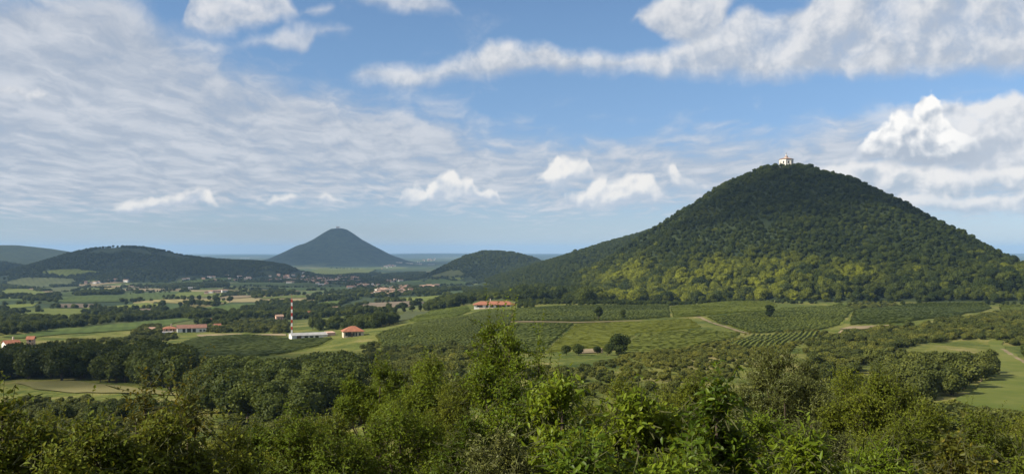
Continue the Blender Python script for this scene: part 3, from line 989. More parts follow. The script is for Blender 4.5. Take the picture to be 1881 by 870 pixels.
def jitter_grid(poly, step, seed=0):
    r = np.random.default_rng(seed + 100)
    lo, hi = poly.min(0), poly.max(0)
    gx, gy = np.meshgrid(np.arange(lo[0], hi[0], step), np.arange(lo[1], hi[1], step))
    g = np.stack([gx.ravel(), gy.ravel()], 1) + r.uniform(-0.45, 0.45, (gx.size, 2)) * step
    return g[inside(g, poly)]


def off_fields(g, grow=0):
    k = np.ones(len(g), bool)
    for W in EXCL:
        k &= ~inside(g, W)
    return g[k]


def visible(g, lift):
    """drop points whose tops cannot be seen from the camera or a few steps beside it"""
    if not len(g):
        return g
    fr = np.linspace(0.12, 0.97, 24)
    zt = hrel(g[:, 0], g[:, 1]) + lift
    s = g[:, 1][:, None] * fr[None]
    hz = hrel(g[:, 0][:, None] * fr[None], s)
    return g[(zt[:, None] * fr[None] >= hz - 2.0).all(1)]


def ordinal(n):
    return f"{n}{'th' if 10 <= n % 100 <= 20 else {1: 'st', 2: 'nd', 3: 'rd'}.get(n % 10, 'th')}"


def row_labels(g, label):
    """tell the trees of a wood apart by their row and their place along it"""
    rows = ['front row', 'second row', 'third row', 'back row']
    nr = 4 if len(g) > 40 else 2 if len(g) > 12 else 1
    if nr == 2:
        rows = ['front row', 'back row']
    out = [None] * len(g)
    q = np.array_split(np.argsort(g[:, 1]), nr)
    for k_, ids in enumerate(q):
        for j, i in enumerate(sorted(ids, key=lambda i: g[i, 0] / g[i, 1])):
            out[i] = label + (f', {rows[k_]}' if nr > 1 else '') + f', {ordinal(j + 1)} from the left'
    return out



def wood(pts, step, h0, h1, label, group, limit, cat='tree', name='broadleaf_tree', crowns=None, tint=(0, 0.1), seed=0, wide=1.0, keep_fields=True):
    W = unproj(pts)
    g = jitter_grid(W, step, seed)
    if keep_fields:
        g = off_fields(g)
    g = visible(g, (h0 + h1) / 2)
    g = g[np.argsort(g[:, 1])][:limit]
    r = np.random.default_rng(seed)
    crowns = crowns or CR_WOOD
    labels = row_labels(g, label)
    for i, (x, y) in enumerate(g):
        tree(name, x, y, r.uniform(h0, h1), crowns[i % len(crowns)], labels[i], cat, group, r.uniform(*tint), wide * r.uniform(0.9, 1.15))


# the near woods: every tree its own thing
wood([(-60, 700), (60, 697), (215, 703), (340, 722), (345, 690), (330, 662), (230, 652), (60, 655), (-60, 660)], 7.2, 11, 16.5,
     'dark tree of the wood behind the clearing', 'trees of the wood behind the clearing', 115, seed=1, wide=1.15)
wood([(345, 740), (400, 775), (560, 785), (650, 740), (665, 675), (640, 652), (560, 650), (470, 657), (360, 670)], 7.4, 8, 12.5,
     'tree of the sloping wood below the dark field', 'trees of the sloping wood', 125, seed=2, tint=(0, 0.12), wide=1.2)
wood([(60, 745), (200, 742), (340, 758), (330, 790), (120, 790)], 7.0, 4, 6, 'low tree between clearing and front bushes',
     'low trees before the clearing', 14, seed=3)
wood([(418, 606), (452, 583), (560, 590), (640, 586), (735, 580), (735, 593), (690, 603), (630, 600), (600, 606), (540, 606)], 9.0, 9, 13,
     'tree of the grove behind the mast', 'trees of the grove behind the mast', 60, seed=4)


def special(name, px, py, h, crown, label, cat='tree', group=None, tint=0.0, wide=1.0):
    (x, y), = unproj([(px, py)])
    tree(name, x, y, h, crown, label, cat, group, tint, wide)


special('broadleaf_tree', 1137, 652, 9.5, CR_WOOD[0], 'big dark round tree standing alone in the vineyards', tint=0.0, wide=1.15)
special('broadleaf_tree', 1116, 652, 5.0, CR_WOOD[1], 'smaller dark tree close beside the big round tree')
special('broadleaf_tree', 1098, 650, 3.6, CR_WOOD[2], 'small dark bushy tree between two bare tan patches', wide=1.2)
special('broadleaf_tree', 1062, 652, 5.2, CR_WOOD[3], 'dark tree at the end of the vineyard hedge', wide=1.2)
special('broadleaf_tree', 1040, 652, 4.4, CR_WOOD[4], 'low dark tree in the vineyard hedge', wide=1.2)
special('broadleaf_tree', 1414, 584, 11.0, CR_TALL[0], 'tall dark tree among the vineyards below the hill', wide=1.5)
special('broadleaf_tree', 1100, 588, 11.0, CR_TALL[1], 'narrow dark tree beside the vineyard track', wide=1.3)
special('broadleaf_tree', 1145, 586, 8.0, CR_TALL[0], 'slender tree behind the vineyard track', wide=1.3)
special('broadleaf_tree', 1482, 552, 15.0, CR_WOOD[5], 'pale round tree standing proud of the wood edge', tint=0.35, wide=1.05)
special('broadleaf_tree', 1430, 551, 13.0, CR_WOOD[2], 'yellow green tree at the wood edge', tint=0.5)
special('broadleaf_tree', 1826, 556, 11.0, CR_WOOD[1], 'round dark tree in front of the wood', wide=1.1)
for px, py, h in ((672, 577, 9), (690, 577, 9), (706, 576, 10), (726, 575, 9), (742, 574, 9), (757, 573, 10), (772, 571, 9)):
    special('broadleaf_tree', px, py, h, CR_TALL[px % 2], 'dark tree in the row along the fallow mound', group='row of trees along the mound', wide=1.5)
for px, py, h in ((232, 560, 9), (258, 553, 10), (338, 552, 11), (353, 551, 11), (366, 551, 11), (384, 551, 10), (398, 556, 15), (352, 562, 14), (366, 562, 12), (422, 555, 13)):
    special('broadleaf_tree', px, py, h, CR_WOOD[px % 6], 'round dark tree beside the straw coloured field', group='round trees beside the straw field', wide=1.1)
for px, py, h in ((828, 566, 12), (842, 562, 14), (852, 560, 13), (866, 560, 12)):
    special('broadleaf_tree', px, py, h, CR_TALL[px % 2], 'dark tree at the end of the long red roofed building', group='dark trees at the end of the long building', wide=1.5)

# right hand scrub and trees beside the meadow
wood([(1690, 745), (1760, 735), (1832, 700), (1838, 665), (1822, 640), (1740, 625), (1640, 640), (1600, 690)], 6.4, 5.5, 9,
     'olive green tree of the thicket beside the meadow', 'trees of the thicket beside the meadow', 75, name='thicket_tree', crowns=CR_SCRUB, seed=6)
wood([(1852, 655), (1905, 680), (1960, 690), (1960, 630), (1881, 622), (1845, 632)], 6.5, 5, 8,
     'dark tree across the pale track', 'trees across the track', 22, name='thicket_tree', crowns=CR_WOOD, seed=7)


# ------------------------------------------------------------------ masses of trees nobody could count
GN_CACHE = {}


def gn_tree(crowns):
    key = tuple(c.name for c in crowns)
    if key in GN_CACHE:
        return GN_CACHE[key]
    g = bpy.data.node_groups.new('scatter_trees', 'GeometryNodeTree')
    g.interface.new_socket('Geometry', in_out='INPUT', socket_type='NodeSocketGeometry')
    g.interface.new_socket('Geometry', in_out='OUTPUT', socket_type='NodeSocketGeometry')
    n = g.nodes
    gi, go = n.new('NodeGroupInput'), n.new('NodeGroupOutput')
    iop = n.new('GeometryNodeInstanceOnPoints')
    jn = n.new('GeometryNodeJoinGeometry')
    for c in reversed(crowns):
        oi = n.new('GeometryNodeObjectInfo')
        oi.transform_space = 'ORIGINAL'
        oi.inputs['Object'].default_value = SRC[c.name]
        oi.inputs['As Instance'].default_value = True
        g.links.new(oi.outputs['Geometry'], jn.inputs[0])
    g.links.new(gi.outputs[0], iop.inputs['Points'])
    g.links.new(jn.outputs[0], iop.inputs['Instance'])
    iop.inputs['Pick Instance'].default_value = True

    def attr(nm, dt):
        a = n.new('GeometryNodeInputNamedAttribute')
        a.data_type = dt
        a.inputs[0].default_value = nm
        return a.outputs[0]
    g.links.new(attr('pick', 'INT'), iop.inputs['Instance Index'])
    rx = n.new('ShaderNodeCombineXYZ')
    g.links.new(attr('turn', 'FLOAT'), rx.inputs[2])
    g.links.new(rx.outputs[0], iop.inputs['Rotation'])
    g.links.new(attr('size', 'FLOAT_VECTOR'), iop.inputs['Scale'])
    g.links.new(iop.outputs[0], go.inputs[0])
    GN_CACHE[key] = g
    return g


def scatter(name, label, g, h, tint, crowns=None, wide=1.0, sink=0.12, cat='forest'):
    crowns = crowns or CR_WOOD
    n = len(g)
    r = np.random.default_rng(n)
    h = np.broadcast_to(h, n)
    P = np.column_stack([g, H(g[:, 0], g[:, 1]) - h * sink])
    me = bpy.data.meshes.new(name)
    me.vertices.add(n)
    me.vertices.foreach_set('co', P.astype(np.float32).ravel())
    wv = h * wide * r.uniform(0.9, 1.2, n)
    for nm, ty, va in (('pick', 'INT', r.integers(0, len(crowns), n).astype(np.int32)), ('turn', 'FLOAT', r.uniform(0, 6.28, n)), ('tint', 'FLOAT', np.broadcast_to(tint, n))):
        a = me.attributes.new(nm, ty, 'POINT')
        a.data.foreach_set('value', np.ascontiguousarray(va if ty == 'INT' else va.astype(np.float32)))
    a = me.attributes.new('size', 'FLOAT_VECTOR', 'POINT')
    a.data.foreach_set('vector', np.stack([wv, wv, h], 1).astype(np.float32).ravel())
    o = link(name, me)
    md = o.modifiers.new('scatter', 'NODES')
    md.node_group = gn_tree(crowns)
    tag(o, label, cat, kind='stuff')
    return o


def grid_world(x0, x1, y0, y1, step, seed):
    return jitter_grid(np.array([(x0, y0), (x1, y0), (x1, y1), (x0, y1)], float), step, seed)


# the big cone
g = grid_world(-260, 1050, 880, 1640, 6.8, 11)
px_, py_ = pix(g[:, 0], g[:, 1])
edge_y = np.interp(px_, [940, 1000, 1090, 1280, 1420, 1600, 1881, 2100], [549, 553, 556, 556, 551, 552, 556, 560]) + vnoise(px_, px_ * 0, 30, 3) * 5
k = (px_ > 945) & (py_ < edge_y) & (px_ < 2050) & (g[:, 1] < 1590)
g = off_fields(g[k])
g = g[(np.hypot(g[:, 0] - HC[0], g[:, 1] - HC[1]) > 17) & ~((np.abs(g[:, 0] - HC[0] + 4) < 15) & (np.abs(g[:, 1] - HC[1] + 20) < 24))]
g = visible(g, 8)
px_, py_ = pix(g[:, 0], g[:, 1])
nz = vnoise(g[:, 0], g[:, 1], 55, 21) + vnoise(g[:, 0], g[:, 1], 22, 22) * 0.7
band = smooth(455, 500, py_ - (px_ - 1250) * 0.03) * smooth(1040, 1140, px_) * (1 - smooth(1480, 1640, px_) * 0.75)  # yellower leaves low on the hill, with its sunlit base put into the tint
band2 = smooth(1760, 1850, px_) * smooth(485, 510, py_)
rn = RNG.normal(size=len(g))
tint = np.clip(band * (0.38 + nz * 0.85 + rn * 0.26) + band2 * (0.15 + nz * 0.8 + rn * 0.2) + np.clip(nz - 0.24, 0, 1) * 0.6 + np.clip(rn - 1.7, 0, 1) * 0.4, 0, 0.82)
keep = (vnoise(g[:, 0], g[:, 1], 18, 26) < 0.43) & (RNG.random(len(g)) > 0.25 * smooth(470, 545, py_))
g, tint, py_ = g[keep], tint[keep], py_[keep]
hh = (6.2 + 5.6 * smooth(440, 545, py_)) * np.clip(np.exp(RNG.normal(size=len(g)) * 0.27), 0.55, 1.75)
scatter('hillside_forest', 'dense broadleaf forest covering the big cone shaped hill', g, hh, tint, CR_WOOD * 2 + CR_TALL, wide=1.1)

# ridge behind and the low hills
g = grid_world(-200, 500, 1750, 2700, 10.5, 12)
px_, py_ = pix(g[:, 0], g[:, 1])
k = (hrel(g[:, 0], g[:, 1]) > -84) & (px_ > 840)
g = visible(off_fields(g[k]), 9)
scatter('ridge_forest', 'dark forest on the long ridge behind the big hill', g, RNG.uniform(7, 12, len(g)), 0.04, wide=1.15)

g = grid_world(-560, 420, 2900, 3900, 13, 13)
px_, py_ = pix(g[:, 0], g[:, 1])
k = (hrel(g[:, 0], g[:, 1]) > -98 + vnoise(g[:, 0], g[:, 1], 120, 31) * 30) & (px_ > 780)
k &= vnoise(g[:, 0], g[:, 1], 160, 32) < 0.40
g = visible(off_fields(g[k]), 9)
scatter('middle_hill_forest', 'woodland on the small hill topped by a ruin', g, RNG.uniform(8, 12, len(g)), 0.05, wide=1.25)

g = grid_world(-2900, -700, 3000, 4500, 15, 14)
px_, py_ = pix(g[:, 0], g[:, 1])
k = (hrel(g[:, 0], g[:, 1]) > -102 + vnoise(g[:, 0], g[:, 1], 150, 33) * 34) & (px_ < 545) & (px_ > -40)
k &= vnoise(g[:, 0], g[:, 1], 190, 34) + vnoise(g[:, 0], g[:, 1], 60, 35) * 0.4 < 0.40
g = visible(off_fields(g[k]), 9)
scatter('low_hill_forest', 'woodland covering the long low hill beyond the plain', g, RNG.uniform(8, 13, len(g)), 0.05, wide=1.3)

# belts and copses on the plain
BELTS = [
    ([(-60, 570), (20, 566), (40, 588), (110, 592), (170, 586), (250, 578), (335, 571), (440, 575), (440, 579), (340, 584), (150, 600), (60, 611), (-60, 620)], 12, 6, 12),
    ([(330, 584), (440, 578), (560, 571), (640, 566), (700, 572), (735, 577), (560, 586), (450, 583), (410, 604), (370, 598), (345, 592)], 11, 7, 11),
    ([(440, 560), (500, 556), (560, 552), (640, 545), (650, 550), (600, 568), (560, 570), (440, 572)], 12, 8, 12),
    ([(455, 541), (520, 536), (540, 539), (470, 545)], 12, 9, 13),
    ([(560, 543), (620, 537), (690, 540), (690, 545), (600, 548)], 13, 9, 13),
    ([(150, 537), (215, 535), (230, 540), (130, 545)], 13, 9, 14),
    ([(60, 548), (105, 546), (95, 552), (30, 551)], 13, 9, 13),
    ([(0, 521), (25, 527), (60, 531), (0, 531)], 14, 9, 13),
    ([(90, 527), (150, 522), (140, 526), (95, 529)], 14, 9, 13),
    ([(245, 527), (330, 521), (420, 521), (420, 527), (330, 532)], 14, 9, 12),
    ([(430, 515), (520, 513), (560, 520), (440, 519)], 14, 9, 12),
    ([(520, 515), (600, 508), (700, 509), (760, 512), (720, 519), (660, 526), (560, 522)], 17, 8, 12),
    ([(660, 526), (720, 530), (790, 530), (860, 528), (800, 541), (700, 548), (640, 543)], 16, 8, 12),
    ([(690, 505), (780, 500), (790, 512), (720, 512)], 15, 9, 13),
    ([(850, 530), (1000, 520), (1040, 530), (1000, 548), (950, 553), (870, 553)], 11, 8, 12),
    ([(790, 558), (860, 545), (870, 553), (830, 568), (780, 570)], 10, 8, 12),
    ([(550, 500), (640, 497), (700, 502), (690, 506), (560, 506)], 18, 9, 13),
    ([(460, 544), (560, 540), (560, 542), (465, 548)], 16, 8, 11),
    ([(0, 538), (60, 544), (110, 541), (110, 546), (0, 549)], 14, 8, 12),
    ([(950, 553), (1230, 557), (1420, 552), (1600, 553), (1900, 557), (1900, 561), (1600, 557), (1420, 556), (1230, 561), (1010, 563), (950, 566)], 7.5, 2.5, 6),
    ([(560, 606), (700, 597), (700, 602), (668, 605), (620, 606)], 9, 6, 9),
    ([(170, 573), (235, 569), (300, 563), (335, 569), (250, 573), (170, 581)], 11, 8, 11),
]
allg, allh = [], []
for i, (poly, st, a, b_) in enumerate(BELTS):
    g = off_fields(jitter_grid(unproj(poly), st, 50 + i))
    g = g[vnoise(g[:, 0], g[:, 1], 45, 40) < 0.30]
    g = visible(g, a)
    allg.append(g)
    allh.append(RNG.uniform(a, b_, len(g)))
for W in EXCL:                                   # hedges along the field edges
    if not 950 < W[:, 1].mean() < 5200:
        continue
    for a, b_ in zip(W, np.roll(W, -1, 0)):
        L = np.hypot(*(b_ - a))
        n = int(L / 9)
        if n < 2 or RNG.random() < 0.22:
            continue
        t = np.sort(RNG.random(n))
        q = a + (b_ - a) * t[:, None] + RNG.normal(size=(n, 2)) * 4
        q = q[vnoise(q[:, 0], q[:, 1], 60, 41) < 0.08]
        allg.append(q)
        allh.append(RNG.uniform(4, 10, len(q)))
g = np.concatenate(allg)
scatter('hedgerow_trees', 'hedges and copses dividing the fields of the plain', g, np.concatenate(allh), np.clip(RNG.normal(size=len(g)) * 0.14 + vnoise(g[:, 0], g[:, 1], 120, 44) * 0.3, 0, 0.45), wide=1.15)

# scrub on the right slope and round the vineyards
SCRUB = [
    ([(1480, 640), (1560, 612), (1640, 604), (1740, 590), (1881, 575), (1960, 575), (1960, 640), (1881, 640), (1830, 622), (1740, 626), (1640, 645), (1560, 690), (1500, 700)], 5.2, 2.5, 5.5),
    ([(1140, 655), (1330, 627), (1480, 600), (1520, 612), (1440, 650), (1330, 700), (1140, 700)], 3.3, 0.4, 2.6),
    ([(378, 604), (410, 590), (470, 588), (530, 592), (528, 612), (440, 611), (380, 611)], 6.5, 2.5, 6.5),
    ([(240, 612), (290, 600), (300, 606), (296, 614), (250, 622)], 6.5, 3.0, 7.0),
    ([(60, 640), (200, 625), (330, 612), (330, 622), (240, 640), (60, 655)], 9, 2.0, 5.0),
    ([(660, 640), (700, 628), (900, 640), (900, 660), (680, 665)], 6, 2.0, 4.0),
    ([(1130, 600), (1230, 585), (1300, 596), (1180, 606)], 13, 0.5, 1.6),
    ([(1540, 560), (1640, 556), (1650, 562), (1560, 570)], 7, 2.5, 5),
    ([(1180, 612), (1300, 612), (1400, 606), (1400, 614), (1250, 624)], 5, 0.5, 2.0),
    ([(940, 690), (1140, 660), (1200, 700), (1300, 720), (1000, 740)], 5, 1.5, 3.5),
    ([(650, 720), (700, 660), (830, 640), (900, 660), (900, 740), (700, 770)], 5.5, 3.0, 6.0),
    ([(400, 770), (560, 760), (660, 730), (700, 780), (420, 800)], 5.5, 2.5, 4.5),
    ([(1600, 700), (1700, 760), (1790, 770), (1900, 770), (1900, 800), (1500, 800), (1480, 720)], 5.0, 2.0, 4.5),
    ([(0, 735), (200, 738), (380, 760), (400, 800), (0, 800)], 5.0, 1.5, 3.5),
]
allg, allh, allt = [], [], []
for i, (poly, st, a, b_) in enumerate(SCRUB):
    g = off_fields(jitter_grid(unproj(poly), st, 80 + i))
    g = g[vnoise(g[:, 0], g[:, 1], 30, 43) < (0.30 if b_ > 2.7 else 0.46)]
    allg.append(g)
    allh.append(RNG.uniform(a, b_, len(g)))
    allt.append(np.full(len(g), 0.26 if b_ < 3.0 else 0.03))
g = np.concatenate(allg)
scatter('slope_shrubbery', 'olive scrub bushes spread over the near slopes', g, np.concatenate(allh), np.clip(np.concatenate(allt) + RNG.normal(size=len(g)) * 0.2 + vnoise(g[:, 0], g[:, 1], 35, 45) * 0.3, 0, 0.65), CR_SCRUB, 1.35, cat='shrubbery')




# ------------------------------------------------------------------ buildings
def hip_roof(w, d, h, over=0.6, thick=0.25, ridge=None, round_=0.0):
    """hip roof, ridge along x; ridge = half ridge length"""
    b = MB()
    W, D = w / 2 + over, d / 2 + over
    rl = max(W - D, 0.4) if ridge is None else ridge
    e = [(-W, -D), (W, -D), (W, D), (-W, D)]
    vs = [(x, y, -thick) for x, y in e] + [(x, y, 0) for x, y in e]
    k = 0.55                                             # a slight belly, as old tiled roofs have
    vs += [(-rl - (W - rl) * 0.45, -D * 0.45, h * k + round_), (rl + (W - rl) * 0.45, -D * 0.45, h * k + round_), (rl + (W - rl) * 0.45, D * 0.45, h * k + round_), (-rl - (W - rl) * 0.45, D * 0.45, h * k + round_)]
    vs += [(-rl, 0, h), (rl, 0, h)]
    fs = [(0, 3, 2, 1), (0, 1, 5, 4), (1, 2, 6, 5), (2, 3, 7, 6), (3, 0, 4, 7), (4, 5, 9, 8), (5, 6, 10, 9), (6, 7, 11, 10), (7, 4, 8, 11),
          (8, 9, 13, 12), (9, 10, 13), (10, 11, 12, 13), (11, 8, 12)]
    return b.add(vs, fs)


def gable_roof(w, d, h, over=0.5, thick=0.2):
    b = MB()
    W, D = w / 2 + over, d / 2 + over
    vs = [(-W, -D, 0), (W, -D, 0), (W, 0, h), (-W, 0, h), (W, D, 0), (-W, D, 0)]
    vs += [(x, y, z - thick) for x, y, z in vs]
    fs = [(0, 1, 2, 3), (3, 2, 4, 5), (7, 6, 9, 8), (8, 9, 11, 10), (0, 6, 7, 1), (5, 4, 10, 11), (0, 3, 9, 6), (3, 5, 11, 9), (1, 7, 8, 2), (2, 8, 10, 4)]
    return b.add(vs, fs)


def house_wall(w, d, h, gable=0.0, sink=2.5):
    b = MB()
    if gable:
        W, D = w / 2, d / 2
        b.add([(-W, -D, -sink), (W, -D, -sink), (W, D, -sink), (-W, D, -sink), (-W, -D, h), (W, -D, h), (W, D, h), (-W, D, h), (-W, 0, h + gable), (W, 0, h + gable)],
              [(0, 3, 2, 1), (0, 1, 5, 4), (2, 3, 7, 6), (1, 2, 6, 9, 5), (3, 0, 4, 8, 7), (4, 5, 9, 8), (9, 6, 7, 8)])
    else:
        b.box(-w / 2, w / 2, -d / 2, d / 2, -sink, h)
    return b


def opening(parent, name, x, z, w, h, face='f', depth=0.0, D=5.0, W=5.0, m_=None):
    """dark opening set on a wall, with its frame"""
    b = MB()
    t = 0.05
    if face == 'f':
        b.box(x - w / 2, x + w / 2, -D / 2 - t, -D / 2 + 0.1, z, z + h)
    elif face == 'l':
        b.box(-W / 2 - t, -W / 2 + 0.1, x - w / 2, x + w / 2, z, z + h)
    else:
        b.box(W / 2 - 0.1, W / 2 + t, x - w / 2, x + w / 2, z, z + h)
    o = b.build(name, m_ or M['window_dark'], parent)
    if face == 'f' and name == 'window':
        MB().box(x - w / 2 - .1, x + w / 2 + .1, -D / 2 - t - .12, -D / 2 - t + .03, z - .14, z - .003).build('sill', M['stone_wall'], o)
    return o


def site(px, py, rz=None):
    (x, y), = unproj([(px, py)])
    return x, y, float(H(x, y))


def building(name, label, cat, px, py, wpx, dep, hwall, hroof, wall, roof, rz=0.0, roof_kind='hip', wins=(), doors=(), chim=(), group=None, lw=(), rw=(), over=0.6):
    x, y, z = site(px, py)
    w = wpx / F * y
    o = empty(name, (x, y, z), rz - math.atan2(x, y))
    house_wall(w, dep, hwall, hroof - 0.25 if roof_kind == 'gable' else 0).build('wall', M[wall], o)
    rb = hip_roof(w, dep, hroof, over) if roof_kind == 'hip' else gable_roof(w, dep, hroof, over)
    ro = rb.build('roof', M[roof], o, (0, 0, hwall + 0.02))
    for (cx, cy, ch) in chim:
        MB().box(cx * w / 2 - .45, cx * w / 2 + .45, cy - .45, cy + .45, 0.3, ch).build('chimney', M['cream_wall'], ro)
    for (t, zz, ww, hh_) in wins:
        opening(o, 'window', t * w / 2, zz, ww, hh_, 'f', D=dep, W=w)
    for (t, zz, ww, hh_) in doors:
        opening(o, 'door', t * w / 2, zz, ww, hh_, 'f', D=dep, W=w, m_=M['wood_brown'])
    for (t, zz, ww, hh_) in lw:
        opening(o, 'window', t, zz, ww, hh_, 'l', D=dep, W=w)
    for (t, zz, ww, hh_) in rw:
        opening(o, 'window', t, zz, ww, hh_, 'r', D=dep, W=w)
    tag(o, label, cat, group)
    return o, w


# long winery with terracotta roof
o, w = building('winery', 'long white building under a low terracotta roof above the vineyards', 'building', 908, 564, 74, 13, 3.0, 3.2, 'white_wall', 'terracotta', 0.0,
                wins=[(-0.80, .9, 2.0, 1.6), (-0.66, .3, 3.6, 3.0), (-0.36, .3, 2.6, 3.0), (-0.12, .3, 3.4, 3.0), (0.16, .3, 3.0, 3.0), (0.46, .3, 3.4, 3.0), (0.70, .9, 2.6, 1.8)],
                doors=[(0.30, 0.0, 2.6, 3.2)], chim=[(-0.2, 1.5, 5.6)], over=1.2)
MB().box(-w * .36, w * .62, -16.5, -7.6, -2.5, 0.12).build('terrace', M['gravel'], o)
MB().box(w / 2 + .05, w / 2 + 5, -6.5, 6, -2.5, 3.0).build('annexe', M['wood_brown'], o)
# red roofed house by the shed
building('farmhouse', 'stone farmhouse with a bright orange hip roof beside the vineyard slope', 'house', 648, 617, 36, 10, 3.6, 3.2, 'cream_wall', 'terracotta', 0.12,
         wins=[(-.72, .8, 1.6, 2.2), (-.42, .3, 2.2, 3.0), (0.02, .6, 1.2, 2.4), (.26, .6, 1.2, 2.4), (.62, .8, 1.4, 1.8)], doors=[(-.18, 0, 1.3, 2.6)], rw=[(-2, .9, 1.2, 1.8), (2, .9, 1.2, 1.8)], over=0.9)
# long white shed at the mast foot
o, w = building('storage_shed', 'long low white shed with a grey sheet roof at the foot of the mast', 'shed', 566, 621, 64, 15, 2.9, 1.3, 'white_wall', 'sheet_roof', 0.16, 'gable',
                wins=[(-.2, 1.2, 2.4, 1.2), (.1, 1.2, 2.4, 1.2), (.4, 1.2, 2.4, 1.2)], doors=[(-.6, 0, 3.2, 3.0)], over=0.4)
MB().box(w / 2 + .05, w / 2 + 6, -5, 6, -2.5, 4.0).build('annexe', M['pink_wall'], o)
# farm on the left
building('farm_barn', 'long farm barn with faded red roof and white arched front', 'farm building', 352, 609, 50, 12, 4.0, 3.0, 'white_wall', 'old_tile', 0.05, 'gable',
         wins=[(-.55, .2, 2.6, 3.4), (-.2, .2, 3.6, 3.6), (.15, .2, 3.0, 3.2), (.6, .8, 2.0, 1.6), (.84, .8, 1.6, 1.6)])
building('farm_house', 'low red roofed farmhouse adjoining the long barn', 'house', 312, 608, 24, 8, 2.8, 2.0, 'pink_wall', 'terracotta', 0.1, wins=[(-.5, .9, 1.3, 1.6), (.1, .9, 1.3, 1.6)], doors=[(.5, 0, 1.4, 2.4)], chim=[(.2, 0, 4.2)])
building('farm_outbuilding', 'low white outbuilding in front of the farm', 'shed', 308, 613, 17, 6, 1.9, .5, 'white_wall', 'sheet_roof', 0.0, 'gable', doors=[(-.3, 0, 1.4, 1.6)])
building('cottage', 'small white cottage with red roof just past the barn', 'cottage', 399, 604, 11, 7, 3.6, 2.0, 'white_wall', 'terracotta', 0.4, 'gable', wins=[(-.4, 1, 1.2, 1.4), (.4, 1, 1.2, 1.4)])
building('cottage', 'pink cottage half hidden by trees before the long strip field', 'cottage', 276, 610, 16, 8, 2.8, 2.2, 'pink_wall', 'pale_tile', -0.2, 'gable', wins=[(-.4, 1, 1.2, 1.2), (.4, 1, 1.2, 1.2)])
building('cottage', 'small pink cottage among trees above the barn', 'cottage', 383, 592, 9, 7, 3, 2, 'pink_wall', 'terracotta', 0.2, 'gable', wins=[(0, 1, 1.2, 1.2)])
building('farm_house', 'white farmhouse with red roof at the edge of the near wood', 'house', 20, 641, 24, 8, 4.0, 2.0, 'white_wall', 'terracotta', 0.3, 'gable', wins=[(-.5, 2.4, 1.3, 1.4), (0, 2.4, 1.3, 1.4), (.5, 2.4, 1.3, 1.4)], doors=[(.1, 0, 1.3, 2.2)], chim=[(.4, 1, 3.8)])
building('cottage', 'red roofed cottage peeping over the near wood', 'cottage', 57, 633, 11, 7, 4, 2.0, 'pink_wall', 'terracotta', -0.2, 'gable', wins=[(0, 2.4, 1.3, 1.4)])
for px, py, wp, wl, rf, lb in ((571, 580, 11, 'pink_wall', 'terracotta', 'pink cottage among the trees behind the mast'), (587, 579, 9, 'cream_wall', 'pale_tile', 'pale cottage right of the pink one behind the mast'),
                               (617, 571, 10, 'white_wall', 'pale_tile', 'white cottage highest up in the trees beyond the farmhouse'), (616, 580, 7, 'white_wall', 'sheet_roof', 'little white house in the trees beyond the farmhouse'),
                               (513, 587, 13, 'pink_wall', 'pale_tile', 'low pink cottage among trees before the mast grove')):
    building('cottage', lb, 'cottage', px, py, wp, 7, 4.5, 2.2, wl, rf, 0.2, 'gable', wins=[(-.3, 1, 1.2, 1.4), (.4, 1, 1.2, 1.4)])


